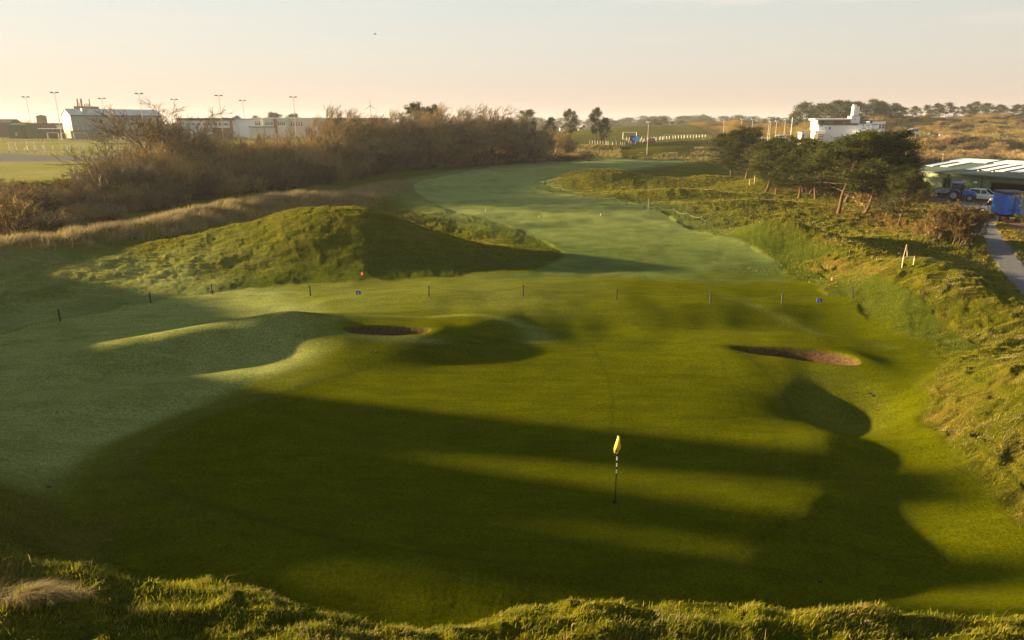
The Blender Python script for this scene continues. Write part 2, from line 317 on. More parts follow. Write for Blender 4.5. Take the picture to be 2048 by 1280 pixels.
# ------------------------------------------------------------------ ground
def ground_material():
    m = bpy.data.materials.new("turf_and_ground"); m.use_nodes = True; t = m.node_tree; b = t.nodes['Principled BSDF']
    L = t.links.new
    A = nd(t, 'ShaderNodeAttribute', attribute_name='mask_a'); B = nd(t, 'ShaderNodeAttribute', attribute_name='mask_b'); D = nd(t, 'ShaderNodeAttribute', attribute_name='mask_c')
    sa = nd(t, 'ShaderNodeSeparateColor'); sb = nd(t, 'ShaderNodeSeparateColor'); sc = nd(t, 'ShaderNodeSeparateColor')
    L(A.outputs['Color'], sa.inputs[0]); L(B.outputs['Color'], sb.inputs[0]); L(D.outputs['Color'], sc.inputs[0])
    tc = nd(t, 'ShaderNodeTexCoord')
    def noise(s, d=4, r=0.6):
        n = nd(t, 'ShaderNodeTexNoise'); n.inputs['Scale'].default_value = s; n.inputs['Detail'].default_value = d; n.inputs['Roughness'].default_value = r
        L(tc.outputs['Object'], n.inputs[0]); return n.outputs[0]
    def mr(x, a, b_, c, d):
        n = nd(t, 'ShaderNodeMapRange'); n.inputs[1].default_value = a; n.inputs[2].default_value = b_; n.inputs[3].default_value = c; n.inputs[4].default_value = d
        L(x, n.inputs[0]); return n.outputs[0]
    def mix(f, a, c, bt='MIX'):
        n = nd(t, 'ShaderNodeMix', data_type='RGBA', blend_type=bt)
        for i, v in ((0, f), (6, a), (7, c)):
            if isinstance(v, tuple): n.inputs[i].default_value = (*v, 1)
            elif isinstance(v, float): n.inputs[i].default_value = v
            else: L(v, n.inputs[i])
        return n.outputs[2]
    def mth(op, a, c):
        n = nd(t, 'ShaderNodeMath', operation=op)
        for i, v in ((0, a), (1, c)):
            if isinstance(v, float): n.inputs[i].default_value = v
            else: L(v, n.inputs[i])
        return n.outputs[0]
    big, fine, vf = noise(0.12, 3), noise(9, 5, .75), noise(34, 4, .85)
    mpn = nd(t, 'ShaderNodeMapping'); mpn.inputs['Scale'].default_value = (.55, 1.7, 1.0); mpn.inputs['Rotation'].default_value = (0, 0, .2); L(tc.outputs['Object'], mpn.inputs[0])
    mn = nd(t, 'ShaderNodeTexNoise'); mn.inputs['Scale'].default_value = 1.0; mn.inputs['Detail'].default_value = 7; mn.inputs['Roughness'].default_value = .72; L(mpn.outputs[0], mn.inputs[0]); mid = mn.outputs[0]
    rough = mix(mr(mid, .35, .65, 0, 1), (.062, .078, .003), (.100, .102, .005))
    rough = mix(mr(fine, .4, .75, 0, .6), rough, (.085, .075, .018))
    rough = mix(sb.outputs[2], rough, (.19, .125, .032))       # dry
    semi = mix(mr(mid, .35, .65, 0, 1), (.050, .076, .008), (.068, .084, .008))
    base = mix(sc.outputs[0], rough, semi)
    apr = mix(mr(mid, .3, .7, 0, 1), (.078, .094, .001), (.104, .114, .001))
    apr = mix(mr(big, .45, .65, 0, .35), apr, (.095, .095, .003))
    base = mix(sc.outputs[1], base, apr)
    fair = mix(mr(mid, .3, .7, 0, 1), (.044, .082, .012), (.058, .092, .014))
    base = mix(sa.outputs[1], base, fair)
    grn = mix(mr(mid, .3, .7, 0, 1), (.066, .082, .0006), (.090, .100, .0008))
    grn = mix(mr(fine, .35, .8, 0, .35), grn, (.098, .100, .002))
    base = mix(sa.outputs[0], base, grn)
    ln = mth('MULTIPLY', sc.outputs[2], 0.5)
    base = mix(ln, base, (.030, .042, .003))
    fr = mth('MULTIPLY', sa.outputs[2], mr(fine, .25, .75, .55, 1.0))
    base = mix(mth('MULTIPLY', fr, 0.68), base, (.36, .41, .155))
    base = mix(mr(vf, .3, .75, 0, 1), mix(0.5, base, (.0, .0, .0)), base)
    sand = mix(mr(fine, .3, .7, 0, 1), (.060, .036, .022), (.105, .062, .037))
    sand = mix(mr(vf, .5, .8, 0, .6), sand, (.05, .03, .02))
    base = mix(sb.outputs[0], base, sand)
    asph = mix(mr(fine, .3, .7, 0, 1), (.10, .10, .115), (.15, .15, .165))
    asph = mix(mr(mid, .5, .7, 0, .5), asph, (.10, .10, .11))
    base = mix(sb.outputs[1], base, asph)
    E = nd(t, 'ShaderNodeAttribute', attribute_name='mask_d'); se = nd(t, 'ShaderNodeSeparateColor'); L(E.outputs['Color'], se.inputs[0])
    dirt = mix(mr(fine, .3, .7, 0, 1), (.10, .060, .045), (.15, .095, .07))
    base = mix(se.outputs[0], base, dirt)
    litter = mix(mr(fine, .35, .7, 0, 1), (.13, .055, .020), (.10, .075, .02))
    base = mix(se.outputs[1], base, litter)
    fld = mix(mr(big, .35, .65, 0, 1), mix(mr(mid, .3, .7, 0, 1), (.12, .145, .028), (.17, .18, .04)), (.22, .19, .07))
    base = mix(se.outputs[2], base, fld)
    gr = noise(17, 3, .7)
    k = mth('MULTIPLY', mth('MULTIPLY', mr(fine, .3, .7, .70, 1.30), mr(gr, .3, .7, .72, 1.28)), mr(mid, .3, .7, .84, 1.16))
    cc = nd(t, 'ShaderNodeCombineColor'); L(mth('MULTIPLY', k, mr(gr, .35, .65, .92, 1.08)), cc.inputs[0]); L(k, cc.inputs[1]); L(k, cc.inputs[2])
    base = mix(1.0, base, cc.outputs[0], 'MULTIPLY')
    L(base, b.inputs['Base Color'])
    b.inputs['Roughness'].default_value = 0.85; b.inputs['Specular IOR Level'].default_value = 0.0
    b.inputs['Sheen Weight'].default_value = 0.0
    bp = nd(t, 'ShaderNodeBump'); bp.inputs[0].default_value = 1.0; bp.inputs[1].default_value = 0.055
    base_unused = 0; hh = mth('ADD', mth('MULTIPLY', vf, 0.9), fine)
    L(hh, bp.inputs['Height'])
    L(bp.outputs[0], b.inputs['Normal'])
    return m
def build_ground():
    rs = [2.5]
    while rs[-1] < 700:
        r = rs[-1]; rs.append(r+min(max(r*r/(HC*F)*1.5, .05), 1.8 if r < 520 else 6.0))
    while rs[-1] < 2100: rs.append(rs[-1]*1.06)
    rs = np.array(rs)
    th = np.concatenate([np.linspace(-180, -60, 60, endpoint=False), np.linspace(-60, -41, 60, endpoint=False), np.linspace(-41, 41, 1300, endpoint=False), np.linspace(41, 60, 60, endpoint=False), np.linspace(60, 180, 60, endpoint=False)])
    th = np.radians(th); nr, na = len(rs), len(th)
    X = (rs[:, None]*np.sin(th)[None]).ravel(); Y = (rs[:, None]*np.cos(th)[None]).ravel()
    Z, m = HM(X, Y)
    V = np.stack([X, Y, Z], 1)
    V = np.vstack([V, [[0, 0, float(np.mean(Z[:na]))]]])
    i = np.arange(nr-1)[:, None]*na; j = np.arange(na)[None]; j2 = (j+1) % na
    Q = np.stack([i+j, i+na+j, i+na+j2, i+j2], -1).reshape(-1, 4)[:, ::-1]
    o = mesh_np("ground", V, Q, [ground_material()])
    me = o.data
    def att(name, a, b, c):
        at = me.attributes.new(name, 'FLOAT_COLOR', 'POINT'); arr = np.zeros((len(V), 4), np.float32)
        for k, v in enumerate((a, b, c)): arr[:-1, k] = v
        arr[:, 3] = 1; at.data.foreach_set('color', arr.ravel())
    att('mask_a', m['green'], m['fair'], m['frost']); att('mask_b', m['sand'], m['path'], m['dry'])
    att('mask_c', m['semi'], m['apron'], m['line']); att('mask_d', m['yard'], m['litter'], m['field'])
    tag(o, kind='structure'); return o
build_ground()
# ------------------------------------------------------------------ vegetation kits
def veg_mat(name, cols, rough=0.8, transl=0.0, scale=1.5, ovar=0.0):
    m = bpy.data.materials.new(name); m.use_nodes = True; t = m.node_tree; b = t.nodes['Principled BSDF']
    g = nd(t, 'ShaderNodeNewGeometry'); r = nd(t, 'ShaderNodeValToRGB')
    n = len(cols)
    for i, c in enumerate(cols):
        e = r.color_ramp.elements[i] if i < 2 else r.color_ramp.elements.new(i/(n-1))
        e.position = i/(n-1); e.color = (*c, 1)
    nz = nd(t, 'ShaderNodeTexNoise'); nz.inputs['Scale'].default_value = scale; nz.inputs['Detail'].default_value = 3
    co = nd(t, 'ShaderNodeTexCoord'); t.links.new(co.outputs['Object'], nz.inputs[0])
    a = nd(t, 'ShaderNodeMapRange'); a.inputs[1].default_value = .3; a.inputs[2].default_value = .7; t.links.new(nz.outputs[0], a.inputs[0])
    mx = nd(t, 'ShaderNodeMath', operation='ADD'); mu1 = nd(t, 'ShaderNodeMath', operation='MULTIPLY'); mu1.inputs[1].default_value = .55
    mu2 = nd(t, 'ShaderNodeMath', operation='MULTIPLY'); mu2.inputs[1].default_value = .45
    t.links.new(g.outputs['Random Per Island'], mu1.inputs[0]); t.links.new(a.outputs[0], mu2.inputs[0])
    t.links.new(mu1.outputs[0], mx.inputs[0]); t.links.new(mu2.outputs[0], mx.inputs[1]); t.links.new(mx.outputs[0], r.inputs[0])
    oi = nd(t, 'ShaderNodeObjectInfo'); orr = nd(t, 'ShaderNodeMapRange'); orr.inputs[3].default_value = 1-ovar; orr.inputs[4].default_value = 1+ovar; t.links.new(oi.outputs['Random'], orr.inputs[0])
    sc_ = nd(t, 'ShaderNodeVectorMath', operation='SCALE'); t.links.new(r.outputs[0], sc_.inputs[0]); t.links.new(orr.outputs[0], sc_.inputs['Scale']); rc = sc_.outputs[0]
    t.links.new(rc, b.inputs['Base Color']); b.inputs['Roughness'].default_value = rough; b.inputs['Specular IOR Level'].default_value = 0.1
    if transl:
        tr = nd(t, 'ShaderNodeBsdfTranslucent'); ms = nd(t, 'ShaderNodeMixShader'); ms.inputs[0].default_value = transl
        t.links.new(rc, tr.inputs[0]); t.links.new(b.outputs[0], ms.inputs[1]); t.links.new(tr.outputs[0], ms.inputs[2])
        t.links.new(ms.outputs[0], t.nodes['Material Output'].inputs[0])
    return m
M_BARK = veg_mat('grey_bark', [(.045,.034,.026), (.09,.065,.045)])
M_TWIG = veg_mat('winter_twigs', [(.085,.062,.032), (.20,.150,.072), (.32,.25,.12)], ovar=.38)
M_TWIGO = veg_mat('russet_twigs', [(.13,.085,.032), (.30,.205,.075), (.44,.33,.13)], ovar=.38)
M_TWIGD = veg_mat('dark_twigs', [(.035,.026,.016), (.11,.080,.040), (.24,.18,.09)], ovar=.38)
M_PBARK = veg_mat('pine_bark', [(.035,.024,.018), (.07,.042,.028), (.11,.066,.042)], scale=4)
M_NEED = veg_mat('pine_needles', [(.008,.014,.004), (.026,.036,.007), (.105,.105,.018)], transl=.2, scale=.8, ovar=.25)
M_NEEDF = veg_mat('far_pine_needles', [(.012,.020,.010), (.026,.038,.014), (.045,.055,.020)], transl=.1, scale=.5)
M_LEAF = veg_mat('russet_leaves', [(.030,.030,.008), (.085,.060,.014), (.16,.085,.020)], transl=.3)
M_BLADE = veg_mat('rough_grass_blades', [(.050,.072,.003), (.105,.125,.005), (.18,.17,.010), (.23,.19,.02)], transl=.45, scale=.9)
M_STRAW = veg_mat('straw_blades', [(.14,.11,.05), (.24,.19,.10), (.34,.27,.16)], transl=.35, scale=.7)
M_MARR = veg_mat('marram_blades', [(.11,.11,.05), (.20,.17,.085), (.29,.24,.13)], transl=.3, scale=.4)
def prisms(P0, P1, r0, r1, k=3):
    d = P1-P0; L = np.linalg.norm(d, axis=1, keepdims=True)+1e-9; d = d/L
    ref = np.where(np.abs(d[:, 2:3]) > .9, np.array([[1., 0, 0]]), np.array([[0, 0, 1.]]))
    u = np.cross(d, ref); u /= np.linalg.norm(u, axis=1, keepdims=True)+1e-9; v = np.cross(d, u)
    n = len(P0); V = np.empty((n, 2*k, 3))
    for i in range(k):
        a = 2*math.pi*i/k; o = u*math.cos(a)+v*math.sin(a)
        V[:, i] = P0+o*r0[:, None]; V[:, k+i] = P1+o*r1[:, None]
    b = (np.arange(n)*2*k)[:, None]
    Fq = np.concatenate([b+np.array([[i, (i+1) % k, k+(i+1) % k, k+i]]) for i in range(k)], 0)
    return V.reshape(-1, 3), Fq
def tubes(pts, rad, taper=.45, k=6):              # bent polylines as connected tubes
    n, m, _ = pts.shape; d = np.gradient(pts, axis=1); d = d/(np.linalg.norm(d, axis=2, keepdims=True)+1e-9)
    ref = np.array([1., .13, .07]); u = np.cross(d, ref); u /= np.linalg.norm(u, axis=2, keepdims=True)+1e-9; v = np.cross(d, u)
    f = (1-(1-taper)*np.arange(m)/(m-1))[None, :, None]*rad[:, None, None]; f = f*np.where(np.arange(m) == 0, 1.5, 1.0)[None, :, None]
    V = np.stack([pts+(u*math.cos(2*math.pi*i/k)+v*math.sin(2*math.pi*i/k))*f for i in range(k)], 2)
    b = (np.arange(n)[:, None]*m+np.arange(m-1)[None]).ravel()[:, None]*k
    return V.reshape(-1, 3), np.concatenate([b+np.array([[i, (i+1) % k, k+(i+1) % k, k+i]]) for i in range(k)], 0)
def unit(a): return a/(np.linalg.norm(a, axis=-1, keepdims=True)+1e-9)
def polylines(rng, P, D, Ln, nseg, wob, bias):
    """grow len(P) bent polylines; returns pts (n, nseg+1, 3)"""
    n = len(P); out = np.empty((n, nseg+1, 3)); out[:, 0] = P; d = D.copy()
    for i in range(nseg):
        d = unit(d+rng.normal(0, wob, (n, 3))+bias)
        out[:, i+1] = out[:, i]+d*(Ln/nseg)[:, None]
    return out
def children(rng, pts, rad, nch, t0, ang, lr, jitter=.25, t1=1.0):
    n, k, _ = pts.shape; idx = np.repeat(np.arange(n), nch); t = rng.uniform(t0, t1, len(idx))*(k-1); i = np.minimum(t.astype(int), k-2); f = (t-i)[:, None]
    a = pts[idx, i]; b = pts[idx, i+1]; P = a*(1-f)+b*f; par = unit(b-a)
    q = unit(np.cross(par, rng.normal(0, 1, (len(idx), 3))))
    an = np.radians(rng.uniform(ang*(1-jitter), ang*(1+jitter), len(idx)))[:, None]
    D = par*np.cos(an)+q*np.sin(an)
    Lp = np.linalg.norm(pts[:, -1]-pts[:, 0], axis=1)[idx]
    Ln = Lp*lr*rng.uniform(.65, 1.2, len(idx))*(1.15-.4*(t/(k-1)))
    return P, D, Ln, rad[idx]*(1-.6*t/(k-1))
def segs(pts, rad, taper=.45):
    n, k, _ = pts.shape; f = 1-(1-taper)*np.arange(k)/(k-1)
    R0 = rad[:, None]*f[None, :-1]; R1 = rad[:, None]*f[None, 1:]
    return pts[:, :-1].reshape(-1, 3), pts[:, 1:].reshape(-1, 3), R0.ravel(), R1.ravel()
def cat(*S): return [np.concatenate(x) for x in zip(*S)]
def bare_tree(seed, H=9, spread=1.0, stems=3, wind=(0, 0, 0), dens=1.0, twig=.022):
    rng = np.random.RandomState(seed); wind = np.array(wind)
    n = stems; a = rng.uniform(0, 6.28, n); sp_ = rng.uniform(.15, .5, n)*spread
    D = unit(np.stack([np.cos(a)*sp_, np.sin(a)*sp_, np.ones(n)], 1)+wind)
    P = np.stack([np.cos(a)*.02, np.sin(a)*.02, np.full(n, -.3)], 1)
    Ln = H*.55*rng.uniform(.8, 1.1, n); l0 = polylines(rng, P, D, Ln, 5, .10, np.array([0, 0, .03])+wind*.3); r0 = np.full(n, H*.016/ math.sqrt(n)*1.4+.02)
    P, D, Ln, r = children(rng, l0, r0, 7, .3, 45*spread, .70); l1 = polylines(rng, P, D, Ln, 4, .13, np.array([0, 0, .10])+wind*.35); r1 = r*.55+.01
    P, D, Ln, r = children(rng, l1, r1, 6, .2, 42, .58); l2 = polylines(rng, P, D, Ln, 3, .16, np.array([0, 0, .12])+wind*.5); r2 = r*.5+.008
    P, D, Ln, r = children(rng, l2, r2, int(6*dens), .15, 38, .60); l3 = polylines(rng, P, D, Ln, 2, .18, np.array([0, 0, .12])+wind*.6); r3 = np.full(len(r), twig)
    P, D, Ln, r = children(rng, l3, r3, int(4*dens), .1, 34, .62); l4 = polylines(rng, P, D, Ln, 1, .18, np.array([0, 0, .10])+wind*.6); r4 = np.full(len(r), twig*.6)
    return (l0, r0, .45), cat(segs(l1, r1), segs(l2, r2), segs(l3, r3), segs(l4, r4, .3))
def shrub(seed, H=4, W_=3.5, stems=26, dens=1.0, twig=.02, wind=(0, 0, 0)):
    rng = np.random.RandomState(seed); n = stems; a = rng.uniform(0, 6.28, n); rr = np.sqrt(rng.uniform(0, 1, n))*W_*.6
    P = np.stack([np.cos(a)*rr, np.sin(a)*rr, np.full(n, -.3)], 1)
    D = unit(np.stack([np.cos(a)*rr*.18, np.sin(a)*rr*.18, np.ones(n)], 1)+rng.normal(0, .12, (n, 3)))
    Ln = (H+.3)*rng.uniform(.6, .85, n)*(1-.25*(rr/W_)**2); w = np.array(wind)
    l0 = polylines(rng, P, D, Ln, 4, .12, w*.3); r0 = np.full(n, .03+H*.005)
    P, D, Ln, r = children(rng, l0, r0, 9, .12, 38, .48); l1 = polylines(rng, P, D, Ln, 3, .16, np.array([0, 0, .12])+w*.4); r1 = r*.45+.006
    P, D, Ln, r = children(rng, l1, r1, int(7*dens), .1, 36, .55); l2 = polylines(rng, P, D, Ln, 2, .18, np.array([0, 0, .14])+w*.5); r2 = np.full(len(r), twig)
    P, D, Ln, r = children(rng, l2, r2, int(4*dens), .1, 34, .60); l3 = polylines(rng, P, D, Ln, 1, .2, np.array([0, 0, .12])+w*.5); r3 = np.full(len(r), twig*.65)
    return (l0, r0, .45), cat(segs(l1, r1), segs(l2, r2), segs(l3, r3, .3))
def tris(C_, D_, Ln, Wd):                          # narrow leaves: one triangle each
    s = unit(np.cross(D_, np.random.RandomState(3).normal(0, 1, D_.shape)))*Wd[:, None]*.5
    V = np.stack([C_-s, C_+s, C_+D_*Ln[:, None]], 1).reshape(-1, 3)
    return V, np.arange(len(V)).reshape(-1, 3)
def pine(seed, H=9, crown0=.38, spread=1.0, lean=0.0, flat=.5, tuft=.25, nl=26, per=20, npads=6, shape='scots'):
    rng = np.random.RandomState(seed)
    P = np.array([[0, 0, -.4]]); D = unit(np.array([[lean, rng.normal(0, .05), 1.]]))
    t = polylines(rng, P, D, np.array([H+.2]), 7, .06, np.array([0, 0, .04])); rt = np.array([H*.0125+.015])
    idx = np.linspace(crown0, .99, nl)+rng.uniform(-.02, .02, nl); idx = np.clip(idx, 0, .995)
    k = idx*7; i = np.minimum(k.astype(int), 6); f = (k-i)[:, None]; B = t[0, i]*(1-f)+t[0, i+1]*f
    az_ = rng.uniform(0, 6.28, nl); rel = (idx-crown0)/(1-crown0)
    if shape == 'scots': Lb = H*.36*spread*np.sqrt(np.clip(1.05-rel**2.2, .05, 1))*(.55+.45*np.minimum(1, rel*3+.3))*rng.uniform(.6, 1.15, nl)
    else: Lb = H*.30*spread*(1.02-rel)*rng.uniform(.6, 1.15, nl)+.25
    el = np.radians(rng.uniform(0, 28, nl)+rel*flat*40)
    Db = np.stack([np.cos(az_)*np.cos(el), np.sin(az_)*np.cos(el), np.sin(el)], 1)
    l1 = polylines(rng, B, Db, Lb, 4, .14, np.array([0, 0, .07])); r1 = Lb*.018+.018
    P, D, Ln, r = children(rng, l1, r1, npads, .3, 45, .48); l2 = polylines(rng, P, D, Ln, 2, .18, np.array([0, 0, .10])); r2 = r*.4+.008
    ends = np.concatenate([l2[:, -1], l2[:, 1], l1[:, -1], l1[:, -2]*.5+l1[:, -1]*.5, t[0, -1:]])
    E = np.repeat(ends, per, 0); n = len(E)
    off = rng.normal(0, 1, (n, 3))*np.array([.55, .55, .26])*tuft*1.6
    Dn = unit(unit(off+1e-3)*.8+rng.normal(0, .5, (n, 3))+np.array([0, 0, .35]))
    V, Fq = tris(E+off, Dn, tuft*rng.uniform(.7, 1.3, n), tuft*.26*rng.uniform(.7, 1.3, n))
    return (t, rt, .25), cat(segs(l1, r1, .3), segs(l2, r2, .4)), (V, Fq)
def make_proto(kind, name, trunk, twigs, leaves=None, mt=None, mw=None, ml=None):
    """root empty with trunk and crown meshes; the crown holds twigs and leaves"""
    r = empty(name, (0, 0, 0)); V, Fq = tubes(*trunk); mesh_np('stems' if 'shrub' in name else 'trunk', V, Fq, [mt], r)
    V, Fq = prisms(*twigs, k=3); mats = [mw]
    if leaves is not None:
        V2, F2 = leaves; T1 = np.concatenate([Fq[:, [0, 1, 2]], Fq[:, [0, 2, 3]]]); mi = np.concatenate([np.zeros(len(T1)), np.ones(len(F2))])
        Fq = np.concatenate([T1, F2+len(V)]); V = np.concatenate([V, V2]); mats = [mw, ml]
        mesh_np('crown', V, Fq, mats, r, mi, smooth=False)
    else: mesh_np('crown', V, Fq, mats, r, smooth=False)
    return r
def put(proto, loc, rz=0.0, sc=(1, 1, 1), label='', cat_='tree', group=None, tilt=0.0):
    if not proto.get('used'): o = proto; proto['used'] = 1; first = True
    else:
        o = proto.copy(); COL.objects.link(o); first = False
        for c in PARTS[proto.name]:
            d = c.copy(); COL.objects.link(d); d.parent = o
    o.location = loc; o.rotation_euler = (0, tilt, rz); o.scale = sc
    return tag(o, label, cat_, group)
PARTS = {}
def PH(p):                                       # height of a form: almost its highest twig
    c = [o for o in PARTS[p.name] if o.name.startswith('crown')][0]; a = np.empty(len(c.data.vertices)*3, np.float32); c.data.vertices.foreach_get('co', a); return float(np.percentile(a[2::3], 99.3))
def reg(p): PARTS[p.name] = [c for c in COL.objects if c.parent == p]; return p
def ordw(i):
    n = ['first','second','third','fourth','fifth','sixth','seventh','eighth','ninth','tenth','eleventh','twelfth','thirteenth','fourteenth','fifteenth','sixteenth','seventeenth','eighteenth','nineteenth','twentieth']
    if i < 20: return n[i]
    t = {2: 'twenty', 3: 'thirty', 4: 'forty', 5: 'fifty'}[(i+1)//10]
    return t+'-'+n[(i+1) % 10-1] if (i+1) % 10 else {'thirty': 'thirtieth', 'forty': 'fortieth', 'fifty': 'fiftieth'}[t]
# ---- grass
def blades(name, X, Y, h, w, mats, mi, rng, lean=.5, wind=(.55, -.15), z=None, quads=True, jit=1.0):
    if z is None: z, _ = HM(X, Y)
    n = len(X); a = rng.uniform(0, 6.28, n); hh = h*rng.uniform(.5, 1.3, n); ww = w*rng.uniform(.7, 1.3, n)
    dx = np.cos(a)*lean*jit*rng.uniform(.2, 1, n)+wind[0]*lean; dy = np.sin(a)*lean*jit*rng.uniform(.2, 1, n)+wind[1]*lean
    b = rng.uniform(0, 6.28, n); px_, py_ = np.cos(b)*ww*.5, np.sin(b)*ww*.5
    B = np.stack([X, Y, z-.02], 1); S = np.stack([px_, py_, 0*px_], 1)
    Mid = B+np.stack([dx*hh*.35, dy*hh*.35, hh*.62], 1); Tip = B+np.stack([dx*hh, dy*hh, hh*(1-.25*np.minimum(1, np.hypot(dx, dy)))], 1)
    if quads:
        V = np.stack([B-S, B+S, Mid+S*.8, Mid-S*.8, Tip+S*.15, Tip-S*.15], 1).reshape(-1, 3); k = (np.arange(n)*6)[:, None]
        Fq = np.concatenate([k+np.array([[0, 1, 2, 3]]), k+np.array([[3, 2, 4, 5]])]); mi2 = np.concatenate([mi, mi])
    else:
        V = np.stack([B-S, B+S, Tip], 1).reshape(-1, 3); Fq = np.arange(n*3).reshape(-1, 3); mi2 = mi
    return mesh_np(name, V, Fq, mats, None, mi2, smooth=False)
def scatter(rng, n, x0, x1, y0, y1, maskf):
    X = rng.uniform(x0, x1, n); Y = rng.uniform(y0, y1, n); p = maskf(X, Y); k = rng.uniform(0, 1, n) < p
    return X[k], Y[k]
def vis(X, Y): return (np.abs(X) < .82*(Y+3)+1.5)
def build_grass():
    rng = np.random.RandomState(11)
    def tuss(X, Y): return np.clip(.5+1.0*fbm(X+0.35*fbm(X, Y, 1.1, 1, 101), Y, 0.60, 3, 100, .55), .12, 1)
    def f1(X, Y): m = region(X, Y); return m['tuft']*vis(X, Y)*tuss(X, Y)
    # near bank and the corners
    X, Y = scatter(rng, 520000, -20, 16, 7.0, 17, f1)
    mi = (rng.uniform(0, 1, len(X)) < .05+.25*np.clip(fbm(X, Y, 2.5, 2, 55), 0, 1)).astype(int)
    hs = .12*(.7+.8*np.clip(fbm(X, Y, 1.6, 2, 56)+.4, 0, 1.4))
    o = blades('rough_grass', X, Y, hs, .011, [M_BLADE, M_STRAW], mi, rng, .55)
    tag(o, 'shaggy sunlit grass on the near bank', 'grass', kind='stuff')
    X, Y = scatter(rng, 520000, 11, 34, 13, 46, f1)
    mi = (rng.uniform(0, 1, len(X)) < .06+.6*np.clip(fbm(X, Y, 2.5, 2, 55)+.12, 0, 1)).astype(int)
    o = blades('rough_grass', X, Y, .12, .016, [M_BLADE, M_STRAW], mi, rng, .6, quads=False)
    tag(o, 'tussocky orange tinged grass on the dunes right of the green', 'grass', kind='stuff')
    X, Y = scatter(rng, 420000, -42, 8, 38, 66, f1)
    mi = (rng.uniform(0, 1, len(X)) < .04+.2*np.clip(fbm(X, Y, 3, 2, 55), 0, 1)).astype(int)
    o = blades('rough_grass', X, Y, .10, .025, [M_BLADE, M_STRAW], mi, rng, .6, quads=False)
    tag(o, 'bright tussocky grass over the large left mound', 'grass', kind='stuff')
    X, Y = scatter(rng, 420000, 8, 75, 44, 140, f1)
    mi = (rng.uniform(0, 1, len(X)) < .10+.3*np.clip(fbm(X, Y, 5, 2, 55), 0, 1)).astype(int)
    o = blades('rough_grass', X, Y, .17, .05, [M_BLADE, M_STRAW], mi, rng, .6, quads=False)
    tag(o, 'rough grass on the humps right of the fairway', 'grass', kind='stuff')
    def f2(X, Y): m = region(X, Y); return np.clip(m['marram']*1.3-.15, 0, 1)*np.clip(.45+1.1*fbm(X, Y, 2.2, 2, 57), 0.03, 1)*vis(X, Y)
    X, Y = scatter(rng, 640000, -68, -12, 36, 126, f2)
    o = blades('marram_grass', X, Y, .75, .05, [M_MARR, M_STRAW], (rng.uniform(0, 1, len(X)) < .3).astype(int), rng, .6, wind=(.7, -.2), quads=False)
    tag(o, 'pale windswept marram grass on the ridge below the hedge', 'grass', kind='stuff')
    def f3(X, Y): r = np.hypot(X, Y); return (region(X, Y)['rough'] > .6)*ss(r, 195, 205)*(X < .8*Y+10)*np.clip(.5+.9*fbm(X, Y, 9, 2, 58), .05, 1)
    X, Y = scatter(rng, 170000, 22, 250, 205, 330, f3)
    o = blades('dune_grass', X, Y, .8, .20, [M_MARR, M_BLADE, M_LEAF], rng.choice([0, 1, 2], len(X), p=[.6, .25, .15]), rng, .6, quads=False)
    tag(o, 'tawny grass and low scrub on the dunes below the white clubhouse', 'grass', kind='stuff')
    # loose straw stems and seed heads on the near bank
    def f4(X, Y): return (region(X, Y)['rough'] > .8)*vis(X, Y)*np.clip(fbm(X, Y, 1.5, 2, 59)-.25, 0, 1)
    X, Y = scatter(rng, 22000, -16, 30, 8.0, 30, f4)
    o = blades('straw', X, Y, .30, .008, [M_STRAW], np.zeros(len(X), int), rng, 1.1)
    tag(o, 'bent dry straw stems caught in the near grass', 'grass', kind='stuff')
    # big straw tussock in the bottom left corner
    n = 3600; a = rng.uniform(0, 6.28, n); rr = np.abs(rng.normal(0, .24, n)); cx, cy = G(62, 1195, 3.2)
    X = cx+np.cos(a)*rr*1.5; Y = cy+np.sin(a)*rr*.6
    o = blades('straw_tussock', X, Y, .34, .006, [M_STRAW, M_BLADE], (rng.uniform(0, 1, n) < .25).astype(int), rng, .8, wind=(1.0, -.2))
    tag(o, 'big pale straw tussock in the bottom left corner', 'grass tussock')
build_grass()
